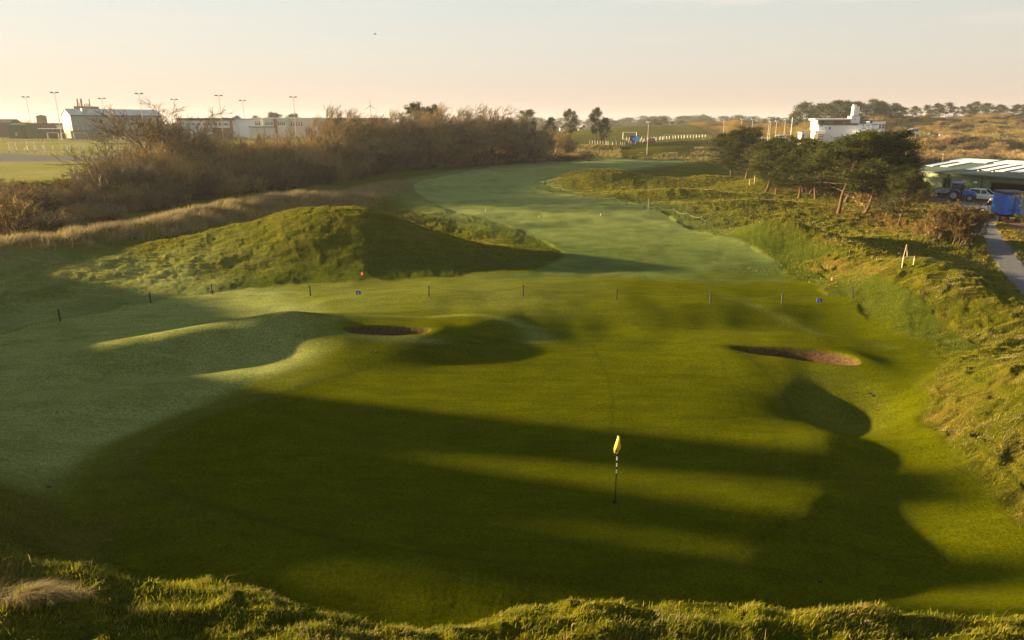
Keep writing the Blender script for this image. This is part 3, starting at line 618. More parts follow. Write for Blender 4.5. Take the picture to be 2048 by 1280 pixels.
def instances(name, L_, forms):                  # a mass of undergrowth: forms copied onto points (stuff only)
    L_ = np.array(L_, float); me = bpy.data.meshes.new(name); me.vertices.add(len(L_)); me.vertices.foreach_set('co', np.ascontiguousarray(L_[:, :3], np.float32).ravel())
    for nm, ty, arr in (('rot', 'FLOAT_VECTOR', np.stack([L_[:, 0]*0, L_[:, 0]*0, L_[:, 3]], 1)), ('scl', 'FLOAT_VECTOR', np.stack([L_[:, 4], L_[:, 4], L_[:, 5]], 1))):
        a = me.attributes.new(nm, ty, 'POINT'); a.data.foreach_set('vector', np.ascontiguousarray(arr, np.float32).ravel())
    a = me.attributes.new('pick', 'INT', 'POINT'); a.data.foreach_set('value', L_[:, 6].astype(np.int32))
    me.update(); o = bpy.data.objects.new(name, me); COL.objects.link(o)
    g = bpy.data.node_groups.new(name, 'GeometryNodeTree'); g.interface.new_socket('Geometry', in_out='INPUT', socket_type='NodeSocketGeometry'); g.interface.new_socket('Geometry', in_out='OUTPUT', socket_type='NodeSocketGeometry')
    gi = g.nodes.new('NodeGroupInput'); go = g.nodes.new('NodeGroupOutput'); ip = g.nodes.new('GeometryNodeInstanceOnPoints'); jo = g.nodes.new('GeometryNodeGeometryToInstance')
    for f in reversed(forms):
        oi = g.nodes.new('GeometryNodeObjectInfo'); oi.inputs['Object'].default_value = f; g.links.new(oi.outputs['Geometry'], jo.inputs[0])
    def at(nm, ty):
        n = g.nodes.new('GeometryNodeInputNamedAttribute'); n.data_type = ty; n.inputs[0].default_value = nm; return n.outputs[0]
    g.links.new(gi.outputs[0], ip.inputs['Points']); g.links.new(jo.outputs[0], ip.inputs['Instance']); ip.inputs['Pick Instance'].default_value = True
    g.links.new(at('pick', 'INT'), ip.inputs['Instance Index']); g.links.new(at('scl', 'FLOAT_VECTOR'), ip.inputs['Scale'])
    er = g.nodes.new('FunctionNodeEulerToRotation'); g.links.new(at('rot', 'FLOAT_VECTOR'), er.inputs[0]); g.links.new(er.outputs[0], ip.inputs['Rotation'])
    g.links.new(ip.outputs[0], go.inputs[0]); md = o.modifiers.new('scatter', 'NODES'); md.node_group = g; return o
# ---- the hedge of bare trees on the left
WIND = (.35, -.05, 0)
def hedge():
    P = {}
    P['oak'] = reg(make_proto('bare', 'bare_tree', *bare_tree(1, 10, 1.25, 4, dens=1.1), mt=M_BARK, mw=M_TWIGD))
    P['thin'] = reg(make_proto('bare', 'bare_tree', *bare_tree(2, 8, .9, 3, dens=.8), mt=M_BARK, mw=M_TWIG))
    P['wind1'] = reg(make_proto('bare', 'bare_tree', *bare_tree(3, 10, .8, 3, WIND, 1.55, .020), mt=M_BARK, mw=M_TWIG))
    P['wind2'] = reg(make_proto('bare', 'bare_tree', *bare_tree(4, 10, .9, 4, WIND, 1.55, .020), mt=M_BARK, mw=M_TWIGD))
    P['wind3'] = reg(make_proto('bare', 'bare_tree', *bare_tree(14, 10, .7, 3, WIND, 1.55, .020), mt=M_BARK, mw=M_TWIG))
    SH = []
    for i, (sd, mm) in enumerate(((5, M_TWIGO), (6, M_TWIG), (7, M_TWIGD))):
        a_, b_ = shrub(sd, 4, 3.4, 30+2*i, 1+.1*(i == 2)); V, Fq = prisms(*cat(segs(*a_), b_)); SH.append(mesh_np('shrub_form', V, Fq, [mm], smooth=False, link=False))
    rng = np.random.RandomState(20); items = []
    # px, top y, depth, kind
    T = [(190,283,88,'thin',.75),(152,335,80,'thin',.5),(232,300,92,'thin',.7),(310,214,112,'oak',1.5),(352,232,118,'oak',1.0),(268,262,120,'thin',.9),(400,250,128,'thin',.9),(425,262,124,'thin',.8),(470,268,132,'thin',.8),(505,272,138,'wind1',.8),
         (560,262,140,'thin',.9),(600,258,150,'wind2',.8)]
    for i, px in enumerate(range(622, 1120, 15)):
        top = np.interp(px, [600,640,720,800,830,870,900,960,1040,1100,1130], [226,224,236,224,214,220,222,226,240,256,276])+rng.uniform(-6, 9)
        d = np.interp(px, [620,850,1150], [142,182,212])+rng.uniform(-6, 12)
        T.append((px+rng.uniform(-6, 6), top, d, ['wind1','wind2','wind3'][i % 3], rng.uniform(.75, 1.05)))
    tp = {k: PH(v) for k, v in P.items()}
    for px, ty, d, k, w in T:
        x, _, zt = AT(px, ty, d); z0 = gz(x, d); h = (zt-z0); items.append(('t', px, x, d, z0, h/tp[k], h/tp[k]*w if k not in ('oak',) else h/tp[k]*w*.95, k))
    S = []
    for i, px in enumerate(range(-60, 1165, 17)):                      # front scrub
        foot = np.interp(px, [-60,0,130,250,350,450,640,720,850,1000,1165], [86,66,73,84,97,110,130,146,174,196,214])
        for row in range(3):
            ty = np.interp(px, [-60,0,100,160,210,260,330,400,480,560,620,700,800,950,1060,1110,1165], [380,362,366,352,345,312,300,296,290,282,285,292,292,296,296,304,318])+rng.uniform(-5, 9)
            d = foot+0.8+row*7+rng.uniform(-2, 3)+ (0 if px > 250 else row*1.5)
            ty2 = ty+(2-row)*np.interp(px, [0,300,600,1000], [24,22,14,6]) + (rng.uniform(10, 22) if row == 0 else 0)
            if 60 < px < 215 and row == 2: continue
            S.append((px+rng.uniform(-9, 9), ty2, d, row))
    for px, ty, d, row in S:
        x, _, zt = AT(px, ty, d); z0 = gz(x, d); h = max(zt-z0, 1.2)
        k = rng.choice(['sc1', 'sc2', 'sc3'], p=[.5, .3, .2] if 180 < px < 680 and row > 0 else [.2, .35, .45])
        items.append(('s', px, x, d, z0, h/3.7, min(max(h/3.7, .8), 1.7)*rng.uniform(.85, 1.15), k))
    items.sort(key=lambda q: q[1]); ct = 0; LOW = []
    for typ, px, x, d, z0, sz, sw, k in items:
        rz = rng.uniform(-.35, .35) if k.startswith('wind') else rng.uniform(0, 6.28)
        if typ == 't':
            nm = {'oak': 'broad spreading leafless tree, %s tree from the left in the hedge', 'thin': 'slender leafless tree, %s tree from the left in the hedge'}.get(k, 'leafless tree swept to the right by wind, %s tree from the left in the hedge')
            put(P[k], (x, d, z0), rz, (sw, sw, sz), nm % ordw(ct), 'tree', 'leafless trees in the hedge'); ct += 1
        else: LOW.append((x, d, z0, rz, sw, sz, {'sc1': 0, 'sc2': 1, 'sc3': 2}[k]))
    global SH_FORMS, HP; SH_FORMS = SH; HP = P
    o = instances("hedge_undergrowth", LOW, SH)
    tag(o, 'dense russet and brown leafless scrub filling the hedge', 'undergrowth', kind='stuff')
hedge()
# ------------------------------------------------------------------ pines
_D = np.concatenate([np.arange(8, 120, .15), np.arange(120, 1200, .8)])
def hit(px, py):                                 # where a pixel's ray meets the ground
    P = AT(px, py, _D) if False else None
    u = (px-1024)/F; v = (640-py)/F; dx, dy, dz = u, cp+v*sp, -sp+v*cp
    t = _D/dy; X = dx*t; Z = HC+dz*t; z, _ = HM(X, _D); k = np.nonzero(Z <= z)[0]
    i = k[0] if len(k) else len(_D)-1
    return float(X[i]), float(_D[i]), float(z[i])
def ztop(px, py, d): return AT(px, py, d)[2]
def pines():
    P = []
    for i, (sd, lean, spr, c0) in enumerate(((31, .05, 1.0, .24), (32, -.10, 1.1, .22), (33, .12, .95, .28), (34, -.04, 1.15, .2), (35, .2, .9, .32))):
        P.append(reg(make_proto('pine', 'pine_tree', *pine(sd, 9, c0, spr, lean, nl=36, per=30, npads=7), mt=M_PBARK, mw=M_PBARK, ml=M_NEED)))
    rng = np.random.RandomState(8)
    L = [(1422,350,268,.9,0),(1452,349,248,1.15,1),(1462,354,262,1.0,2),(1492,358,254,1.1,3),(1524,362,248,1.0,0),(1530,384,285,.95,4),(1552,388,278,1.0,2),(1566,372,292,1,1),(1580,394,300,.9,0),(1598,396,276,1.05,3),(1618,388,288,1,4),
         (1640,408,294,1.0,1),(1656,414,276,1.0,0),(1676,428,266,1.0,2),(1690,405,262,1.1,3),(1713,441,256,1.0,1),(1730,424,262,.8,4),(1742,404,274,.65,0),(1772,432,306,.75,2),(1796,450,338,.75,3),(1817,456,352,.75,1),(1846,444,368,.7,0),(1835,420,362,.7,2),(1512,366,268,1,1),(1538,372,276,1,3),(1590,380,282,1.1,1),(1606,384,290,1,3),(1632,398,284,1.1,2),(1668,402,278,1.1,1),(1702,418,268,1.1,0),(1716,412,266,.8,2),(1756,418,296,.65,1),(1784,430,322,.65,3)]
    L.sort()
    desc = ['dark bushy', 'broad crowned', 'leaning', 'wide dense', 'slender leaning']
    for i, (px, by, ty, w, k) in enumerate(L):
        x, d, z = hit(px, by); h = (ztop(px, ty, d)-z)/PH(P[k])
        put(P[k], (x, d, z), rng.uniform(0, 6.28) if k != 4 else 0.2, (h*w*1.6, h*w*1.6, h), '%s pine, %s from the left in the belt right of the fairway' % (desc[k], ordw(i)), 'tree', 'pines in the belt right of the fairway')
    x, d = G(2062, 478); put(P[3], (x, d, gz(x, d)), 1.0, (.62, .62, .72), 'pine at the right edge with boughs in front of the blue truck', 'tree', 'pines in the belt right of the fairway')
    # lone pines across the road
    for px, ty, by, k, w, lb in ((1056,224,292,1,.85,'flat topped lone pine rising above the right end of the bare hedge'),(1100,238,288,0,.7,'small dark pine between the two tall ones beyond the hedge'),(1139,221,290,2,.6,'tall narrow pine standing alone beyond the hedge end'),(1194,219,291,4,.6,'tall pine with a one sided crown left of the football goal'),(1213,238,290,3,.6,'lower pine leaning against the tall one sided pine')):
        d = 270.; x = AT(px, 250, d)[0]; z = gz(x, d); h = (ztop(px, ty, d)-z)/9.0; w *= 1.3
        put(P[k], (x, d, z), 1.3*k, (h*w, h*w, h), lb, 'tree', 'lone pines beyond the hedge')
    # copse behind the clubhouse and the row on the dune skyline
    FP = []
    for sd, c0, spr in ((41, .25, 1.0), (42, .15, 1.1), (43, .32, .9)):
        FP.append(reg(make_proto('pine', 'distant_pine', *pine(sd, 9, c0, spr, 0, tuft=.55, nl=20, per=12, npads=5), mt=M_BARK, mw=M_BARK, ml=M_NEEDF)))
    cop = [(1588,226),(1600,212),(1612,208),(1626,214),(1634,210),(1648,212),(1660,206),(1672,204),(1684,210),(1694,205),(1706,206),(1722,210),(1734,206),(1746,202),(1758,207),(1768,205),(1780,209),(1792,213),(1803,216)]
    for i, (px, ty) in enumerate(cop):
        d = 372.+rng.uniform(-14, 24); x = AT(px, 250, d)[0]; z = gz(x, d); h = (ztop(px, ty, d)-z)/9.0
        put(FP[i % 3], (x, d, z), rng.uniform(0, 6), (h*1.4, h*1.4, h), '%s pine from the left in the copse behind the white clubhouse' % ordw(i), 'tree', 'pines of the copse behind the clubhouse')
    row = [(1822,216),(1832,214),(1850,212),(1866,212),(1876,209),(1888,208),(1905,216),(1922,214),(1930,211),(1943,215),(1955,206),(1964,208),(1972,209),(1990,211),(1998,214),(2008,216),(2022,211),(2034,212),(2046,211),(2060,212),(2075,214)]
    for i, (px, ty) in enumerate(row):
        d = 432.+rng.uniform(-8, 14); x = AT(px, 250, d)[0]; z = gz(x, d); h = max((ztop(px, ty, d)-z)/9.0, .5); w = 1.3
        put(FP[(i*2+1) % 3], (x, d, z), rng.uniform(0, 6), (h*w, h*w, h), '%s pine from the left in the row on the right dune skyline' % ordw(i), 'tree', 'pines on the dune skyline')
    mid = [(1300,246),(1312,240),(1326,238),(1345,244),(1362,242),(1505,240),(1527,241),(1545,239),(1556,240)]
    for i, (px, ty) in enumerate(mid):
        d = 480.+rng.uniform(0, 25); x = AT(px, 250, d)[0]; z = gz(x, d); h = max((ztop(px, ty, d)-z)/9.0, .45)
        put(FP[i % 3], (x, d, z), rng.uniform(0, 6), (h*1.1, h*1.1, h), 'hazy pine, %s from the left behind the low central dunes' % ordw(i), 'tree', 'hazy pines behind the central dunes')
    # the far wood, one mass
    L_ = []
    for a in range(760):
        px = rng.uniform(-500, 2600); d = rng.uniform(720, 1150); x = AT(px, 250, d)[0]; z = 5.0+float(H0(np.array([x]), np.array([d]))[0]-5)
        env = np.interp(px, [-500, 0, 400, 900, 1020, 1240, 1300, 1420, 1620, 2600], [5, 5, 5, 6, 9, 9, 11, 12, 9, 9])
        h = env*rng.uniform(.55, 1.1)*d/900/9.3*1.35; L_.append((x, d, z-.3, rng.uniform(0, 6), h*1.5, h, rng.randint(0, 2)))
    fo = []
    for sd in (51, 52):
        t, w_, (V2, F2) = pine(sd, 9, .12, 1.3, 0, tuft=1.0, nl=14, per=9, npads=3); V, Fq = prisms(*segs(*t))
        T1 = np.concatenate([Fq[:, [0, 1, 2]], Fq[:, [0, 2, 3]]])
        fo.append(mesh_np('far_tree_form', np.concatenate([V, V2]), np.concatenate([T1, F2+len(V)]), [M_NEEDF], smooth=False, link=False))
    tag(instances('far_woods', L_, fo), 'hazy blue grey line of woods along the horizon', 'woods', kind='stuff')
    # leafy scrub
    def leafy(name, sd, H, W_, mw, ml, n=9000):
        rg = np.random.RandomState(sd); a_, b_ = shrub(sd, H, W_, 22, .6); P1 = b_[1]; E = P1[rg.randint(0, len(P1), n)]
        D_ = unit(rg.normal(0, 1, (n, 3))); return reg(make_proto('bare', name, a_, b_, tris(E, D_, rg.uniform(.08, .16, n), rg.uniform(.05, .09, n)), mt=M_BARK, mw=mw, ml=ml))
    s1 = leafy('leafy_shrub', 61, 3.4, 2.6, M_TWIGD, M_LEAF, 26000); s2 = leafy('leafy_shrub', 62, 3, 2.4, M_TWIGO, M_LEAF)
    for px, by, ty, w, k, lb in ((1903,482,408,1.05,s1,'rounded russet and green shrub beside the tarmac path'),(1868,474,432,.9,s2,'low orange brown shrub under the last pines'),(1838,470,440,.8,s2,'small orange shrub between pine trunks near the path'),(1935,470,415,.6,s1,'dark shrub behind the rounded russet shrub'),(1560,352,315,1.2,s1,'dark leafy shrub behind the first pines of the belt'),(1640,385,330,1.6,s1,'dark leafy undergrowth shrub in the middle of the pine belt'),(1760,420,360,1.6,s2,'russet undergrowth shrub behind the right hand pines')):
        x, d, z = hit(px, by); h = (ztop(px, ty, d)-z)/3.2; put(k, (x, d, z), px*.7, (h*w, h*w, h), lb, 'shrub', 'leafy shrubs around the pines')
    for px, by, ty, w, lb in ((20,480,392,1.2,'rounded dark shrub in front of the hedge at the left edge'),(150,420,347,.7,'small russet leaved tree standing before the lawn gap in the hedge'),(76,440,368,1.4,'flat topped russet shrub near the left edge of the hedge')):
        x, d, z = hit(px, by); h = (ztop(px, ty, d)-z)/3.2; put(s2, (x, d, z), px*.7, (h*w, h*w, h), lb, 'shrub', 'leafy shrubs of the hedge')
    # scrub on the low dunes behind the shed
    L_ = []
    for a in range(330):
        px = rng.uniform(1740, 2300); d = rng.uniform(185, 262); x = AT(px, 250, d)[0]; h = rng.uniform(.45, 1.0)*np.interp(d, [185, 262], [1.0, .55])
        L_.append((x, d, gz(x, d)-.3, rng.uniform(0, 6), h*1.3, h, rng.choice([0, 1, 2, 2])))
    for a in range(60):
        px = rng.uniform(1170, 1480); d = rng.uniform(200, 240); x = AT(px, 250, d)[0]; h = rng.uniform(.08, .2); L_.append((x, d, gz(x, d)-.2, rng.uniform(0, 6), h*2, h, rng.randint(1, 3)))
    for a in range(260):
        px = rng.uniform(1650, 2300); d = rng.uniform(300, 420); x = AT(px, 250, d)[0]; h = rng.uniform(.25, .6); L_.append((x, d, gz(x, d)-.3, rng.uniform(0, 6), h*1.6, h, 2))
    tag(instances('dune_scrub', L_, SH_FORMS), 'tawny leafless scrub covering the low dunes behind the shed', 'scrub', kind='stuff')
    # bare trees far left behind the masts
    for i, (px, ty, k) in enumerate(((34,240,'thin'),(52,232,'oak'),(68,236,'thin'),(92,238,'oak'),(108,246,'thin'),(8,242,'thin'))):
        d = 430.; x = AT(px, 250, d)[0]; z = gz(x, d); h = (ztop(px, ty, d)-z)/(10.2 if k == 'oak' else 7.4)
        put(HP[k], (x, d, z), i*1.7, (h*1.5, h*1.5, h), '%s bare tree from the left behind the low brown buildings' % ['second','third','fourth','fifth','sixth','first'][i], 'tree', 'bare trees behind the far buildings')
    for i, (px, ty) in enumerate(((476,234),(515,234),(548,228),(556,229),(580,232),(588,230))):
        d = 470.; x = AT(px, 250, d)[0]; z = gz(x, d); h = (ztop(px, ty, d)-z)/9.0
        put(FP[i % 3], (x, d, z), i*1.1, (h*1.0, h*1.0, h), 'dark round tree, %s from the left above the school roofs' % ordw(i), 'tree', 'dark trees above the school roofs')
    for i, (px, ty) in enumerate(((826,214),(842,219),(866,217))):
        d = 205.; x = AT(px, 250, d)[0]; z = gz(x, d); h = (ztop(px, ty, d)-z)/9.0
        put(P[(i+1) % 3], (x, d, z), i*1.1, (h*.75, h*.75, h), 'evergreen poking above the bare hedge, %s from the left' % ordw(i), 'tree', 'evergreens poking above the bare hedge')
pines()
# ------------------------------------------------------------------ mesh builder for made things
class MB:
    def __init__(s): s.v = []; s.f = []
    def box(s, x0, x1, y0, y1, z0, z1, taper=0.0):
        b = len(s.v); t = taper
        s.v += [(x0,y0,z0),(x1,y0,z0),(x1,y1,z0),(x0,y1,z0),(x0+t,y0+t,z1),(x1-t,y0+t,z1),(x1-t,y1-t,z1),(x0+t,y1-t,z1)]
        s.f += [tuple(b+i for i in q) for q in ((0,3,2,1),(4,5,6,7),(0,1,5,4),(1,2,6,5),(2,3,7,6),(3,0,4,7))]; return s
    def hull(s, P, Q):                           # loft between two loops of equal length, capped
        b = len(s.v); n = len(P); s.v += [tuple(p) for p in P]+[tuple(q) for q in Q]
        s.f += [(b+i, b+(i+1) % n, b+n+(i+1) % n, b+n+i) for i in range(n)]; s.f += [tuple(b+i for i in range(n))[::-1], tuple(b+n+i for i in range(n))]; return s
    def tube(s, p, q, r0, r1=None, n=8):
        r1 = r0 if r1 is None else r1; p, q = Vector(p), Vector(q); d = (q-p).normalized(); u = d.orthogonal().normalized(); v = d.cross(u)
        return s.hull([p+(u*math.cos(a)+v*math.sin(a))*r0 for a in [2*math.pi*i/n for i in range(n)]], [q+(u*math.cos(a)+v*math.sin(a))*r1 for a in [2*math.pi*i/n for i in range(n)]])
    def loft(s, loops, cap=True):
        b = len(s.v); n = len(loops[0])
        for L in loops: s.v += [tuple(p) for p in L]
        for k in range(len(loops)-1):
            for i in range(n): s.f.append((b+k*n+i, b+k*n+(i+1) % n, b+(k+1)*n+(i+1) % n, b+(k+1)*n+i))
        if cap: s.f += [tuple(b+i for i in range(n))[::-1], tuple(b+(len(loops)-1)*n+i for i in range(n))]
        return s
    def build(s, name, m, parent=None, bev=0.0, smooth=False, loc=None):
        me = bpy.data.meshes.new(name); me.from_pydata([tuple(v) for v in s.v], [], s.f)
        import bmesh
        bm = bmesh.new(); bm.from_mesh(me); bmesh.ops.recalc_face_normals(bm, faces=bm.faces); bm.to_mesh(me); bm.free()
        me.materials.append(m); o = bpy.data.objects.new(name, me); COL.objects.link(o)
        if smooth: me.polygons.foreach_set('use_smooth', [True]*len(me.polygons))
        if parent: o.parent = parent
        if loc: o.location = loc
        if bev: md = o.modifiers.new('bevel', 'BEVEL'); md.width = bev; md.segments = 2; md.limit_method = 'ANGLE'
        return o
def clone(o, loc, rz=None, sc=None, label=None):
    c = o.copy(); COL.objects.link(c); c.location = loc
    if rz is not None: c.rotation_euler = (0, 0, rz)
    if sc is not None: c.scale = sc
    if label: c['label'] = label
    for ch in list(o.children):
        d = ch.copy(); COL.objects.link(d); d.parent = c
        for g in ch.children:
            e = g.copy(); COL.objects.link(e); e.parent = d
    return c
WHITE = mat('white_render', (.62, .64, .68), .6, var=.05, scale=.6); WHITE2 = mat('white_paint', (.78, .78, .76), .5, var=.05)
GLASS = mat('window_glass', (.03, .035, .045), .08, var=.1, spec=.8); BRICK = mat('red_brick', (.24, .095, .06), .85, var=.25, scale=6)
BROWN = mat('brown_roofing', (.085, .055, .04), .8, var=.2); DGREY = mat('dark_grey', (.035, .035, .038), .7); METAL = mat('galvanised_metal', (.30, .29, .27), .5, .3)
BLACK = mat('black', (.008, .008, .008), .9, spec=.1); TIMBER = mat('weathered_timber', (.16, .115, .075), .85, var=.3, scale=8); BLUEB = mat('blue_banner', (.03, .05, .30), .6)
GREENM = mat('green_metal', (.03, .07, .035), .6); RUBBER = mat('rubber', (.015, .015, .015), .85); YELLOW = mat('flag_yellow', (.75, .48, .02), .7, var=.1)
REDP = mat('red_paint', (.55, .03, .025), .5); CLAD = mat('pale_cladding', (.28, .31, .30), .55, var=.06, scale=.4)
def cladding(name, c1, c2, pitch, axis=0):       # profiled sheet: ribs along z or up the slope
    m = bpy.data.materials.new(name); m.use_nodes = True; t = m.node_tree; b = t.nodes['Principled BSDF']; b.inputs['Roughness'].default_value = .55
    co = nd(t, 'ShaderNodeTexCoord'); w = nd(t, 'ShaderNodeTexWave', wave_type='BANDS', bands_direction='XYZ'[axis], wave_profile='SIN'); w.inputs['Scale'].default_value = math.pi/10/pitch*2
    t.links.new(co.outputs['Object'], w.inputs[0]); mx = nd(t, 'ShaderNodeMix', data_type='RGBA'); mx.inputs[6].default_value = (*c1, 1); mx.inputs[7].default_value = (*c2, 1)
    n = nd(t, 'ShaderNodeTexNoise'); n.inputs['Scale'].default_value = .7; n.inputs['Detail'].default_value = 5; t.links.new(co.outputs['Object'], n.inputs[0])
    m2 = nd(t, 'ShaderNodeMix', data_type='RGBA', blend_type='MULTIPLY'); m2.inputs[0].default_value = .5
    t.links.new(w.outputs[0], mx.inputs[0]); t.links.new(mx.outputs[2], m2.inputs[6]); t.links.new(n.outputs[0], m2.inputs[7]); t.links.new(m2.outputs[2], b.inputs['Base Color'])
    bp = nd(t, 'ShaderNodeBump'); bp.inputs[0].default_value = .8; bp.inputs[1].default_value = .04; t.links.new(w.outputs[0], bp.inputs['Height']); t.links.new(bp.outputs[0], b.inputs['Normal'])
    return m
def pxx(px, d): return AT(px, 250, d)[0]         # world x of a photo column at depth d
def frame_x(x0, d, ang):                         # photo column -> local x on a wall turned by ang
    c, s_ = math.cos(ang), math.sin(ang)
    return lambda px: (pxx(px, 1.)*d-x0)/(c-pxx(px, 1.)*s_)
def pz(py, d): return AT(1024, py, d)[2]         # world z of a photo row at depth d
# ---- flagstick
def flagstick():
    x, y = G(1230, 1005); z = gz(x, y); r = empty('golf_flagstick', (x, y, z)); tag(r, 'golf hole pin with a limp yellow flag and black and white banded pole', 'flagstick')
    MB().tube((0,0,0), (0,0,.95), .016).build('lower_pole', BLACK, r)
    zz = .95
    for i in range(4):
        MB().tube((0,0,zz), (0,0,zz+.115), .018).build('white_band', WHITE2, r); MB().tube((0,0,zz+.115), (0,0,zz+.205), .017).build('black_band', BLACK, r); zz += .205
    MB().tube((0,0,zz), (0,0,2.13), .017).build('upper_pole', WHITE2, r); MB().tube((0,0,2.13), (0,0,2.20), .02).build('pole_tip', BLACK, r)
    MB().tube((0,0,-.02), (0,0,.012), .075, n=20).build('hole_cup', BLACK, r)
    loops = []
    for k, (zt, w, fold, ox) in enumerate(((2.10,.03,.015,0),(2.02,.05,.03,-.01),(1.90,.075,.045,-.02),(1.80,.10,.05,-.03),(1.72,.11,.05,-.045),(1.66,.085,.045,-.065),(1.60,.045,.03,-.08),(1.575,.012,.012,-.085))):
        L = []
        for j in range(16):
            a = 2*math.pi*j/16; rr = 1+.28*math.sin(3*a+k*.4); L.append((ox+.01+math.cos(a)*w*rr*.78+.012, math.sin(a)*fold*rr*1.3-.01, zt))
        loops.append(L)
    f = MB().loft(loops).build('flag', YELLOW, r, smooth=True)
    MB().tube((-.055,-.075,1.70), (-.055,-.082,1.70), .028, n=14).build('emblem', mat('emblem_brown', (.10,.02,.015), .7), f)
    MB().tube((-.047,-.072,1.675), (-.047,-.085,1.675), .016, n=10).build('emblem', DGREY, f)
flagstick()
# ---- posts and ropes
def rope_fence(name, label, pts, h, r, rope_m, post_m, sag=.12, ropes=True, lean=()):
    P = [hit(*p) for p in pts]; root = empty(name, P[0]); tag(root, label, 'rope fence'); o = Vector(P[0])
    for i, p in enumerate(P):
        a = Vector(p)-o; dx = lean[i] if i < len(lean) else 0
        MB().tube(a-Vector((0,0,.15)), a+Vector((dx,0,h)), r, r*.9, 6).build('post', post_m, root)
    if ropes:
        m = MB()
        for p, q in zip(P[:-1], P[1:]):
            a = Vector(p)-o+Vector((0,0,h*.86)); b = Vector(q)-o+Vector((0,0,h*.86)); n = 7; prev = a
            for k in range(1, n+1):
                t = k/n; c = a.lerp(b, t)-Vector((0,0,sag*4*t*(1-t))); m.tube(prev, c, .012, n=4); prev = c
        m.build('rope', rope_m, root)
ROPE = mat('faded_green_rope', (.16, .20, .07), .8); ROPE2 = mat('dull_rope', (.10, .10, .04), .8)
POST = mat('dark_green_post', (.012, .02, .012), .6)
rope_fence('rope_fence', 'dark posts with a low rope across the front of the fairway', [(-60,676),(121,643),(302,607),(425,589),(621,592),(858,594),(1046,593),(1233,601),(1420,607),(1563,609),(1706,597)], .68, .042, ROPE2, POST, .3, lean=[0,0,0,0,0,0,0,0,0,0,-.12])
rope_fence('rope_fence', 'short posts with sagging pale green rope along the right fairway edge', [(1126,364),(1111,369),(1089,370),(1082,368),(1091,371),(1098,377),(1121,383),(1142,389),(1168,393),(1194,400),(1228,405),(1253,411),(1288,418),(1313,423),(1347,430),(1373,437),(1403,445),(1412,453),(1461,451)], .78, .05, ROPE, POST, .28)
def stake_fence(name, label, pts, h, r, m_, step, wires=2):
    W_ = [G(*p) for p in pts]; L = [0]
    for a, b in zip(W_[:-1], W_[1:]): L.append(L[-1]+math.dist(a, b))
    xs = np.arange(0, L[-1], step); X = np.interp(xs, L, [p[0] for p in W_]); Y = np.interp(xs, L, [p[1] for p in W_]); Z, _ = HM(X, Y)
    root = empty(name, (X[0], Y[0], Z[0])); tag(root, label, 'fence'); rg = random.Random(4); tops = []
    for x, y, z in zip(X, Y, Z):
        hh = h*rg.uniform(.88, 1.1); lx = rg.uniform(-.07, .07); a = (x-X[0], y-Y[0], z-Z[0])
        MB().tube((a[0], a[1], a[2]-.2), (a[0]+lx, a[1], a[2]+hh), r, r*.85, 5).build('stake', m_, root); tops.append((a[0]+lx*.6, a[1], a[2]+hh))
    for w in range(wires):
        m = MB()
        for p, q in zip(tops[:-1], tops[1:]): m.tube((p[0], p[1], p[2]-.12-.35*w), (q[0], q[1], q[2]-.12-.35*w), .008, n=3)
        m.build('wire', METAL, root)
stake_fence('stake_and_wire_fence', 'weathered timber stakes and wire along the foot of the bare hedge', [(-40,492),(22,478),(92,468),(170,444),(250,428),(295,412),(370,396),(450,386),(560,380),(625,372),(640,362),(730,352),(850,339)], 1.15, .055, TIMBER, 2.6)
# ---- small things on the turf
def plaque(px, py, label):
    x, y, z = hit(px, py); r = empty('tee_sign', (x, y, z)); tag(r, label, 'sign', 'small blue signs by the rope')
    MB().box(-.15, .15, -.02, .02, .10, .31).build('panel', mat('sign_blue', (.03, .09, .42), .5), r, .004)
    a = MB().box(-.05, .05, -.024, -.0205, .14, .165).build('lettering', WHITE2, r); b = MB().box(-.02, .02, -.024, -.0205, .19, .25).build('emblem', WHITE2, r)
    for s in (-1, 1): MB().tube((s*.1, 0, -.1), (s*.1, 0, .10), .012).build('leg', DGREY, r)
    MB().box(-.16, .16, -.022, .022, .31, .325).build('top_rim', mat('rim_red', (.30, .10, .10), .5), r)
plaque(717, 592, 'small blue sign on the turf left of centre behind the left bunker'); plaque(1638, 608, 'small blue sign on the turf right of the fairway mouth')
def marker(px, py, label):
    x, y, z = hit(px, py); r = empty('marker_cone', (x, y, z)); tag(r, label, 'marker', 'red hazard markers')
    MB().tube((0,0,0), (0,0,.14), .07, .045, 10).build('cone', mat('marker_red', (.85, .06, .07), .5), r); MB().tube((0,0,.14), (0,0,.19), .045, .03, 10).build('cap', mat('marker_red', (.85, .06, .07), .5), r)
marker(725, 551, 'small red marker at the foot of the large left mound'); marker(1664, 561, 'small red marker below the rough bank on the right')
def covers():
    L = [((742,705), 'left one of the two dark sprinkler lids below the left bunker'),((752,704), 'right one of the two dark sprinkler lids below the left bunker'),((1739,789), 'left one of the two dark sprinkler lids in the frosty hollow'),((1746,792), 'right one of the two dark sprinkler lids in the frosty hollow'),
         ((1638,1168), 'dark sprinkler lid in the shade near the bottom right bank'),((98,975), 'dark sprinkler lid on the left edge of the apron'),((945,586), 'dark sprinkler lid in the sun beyond the left bunker'),((1813,694), 'dark sprinkler lid at the edge of the right rough')]
    base = None
    for (px, py), lb in L:
        x, y, z = hit(px, py)
        if base is None:
            r = empty('sprinkler_head', (x, y, z)); MB().tube((0,0,-.05), (0,0,.012), .075, .07, 14).build('lid', BLACK, r); MB().tube((0,0,.012), (0,0,.020), .04, .035, 10).build('nozzle_cap', DGREY, r); base = tag(r, lb, 'sprinkler head', 'sprinkler heads in the turf')
        else: clone(base, (x, y, z), label=lb)
covers()
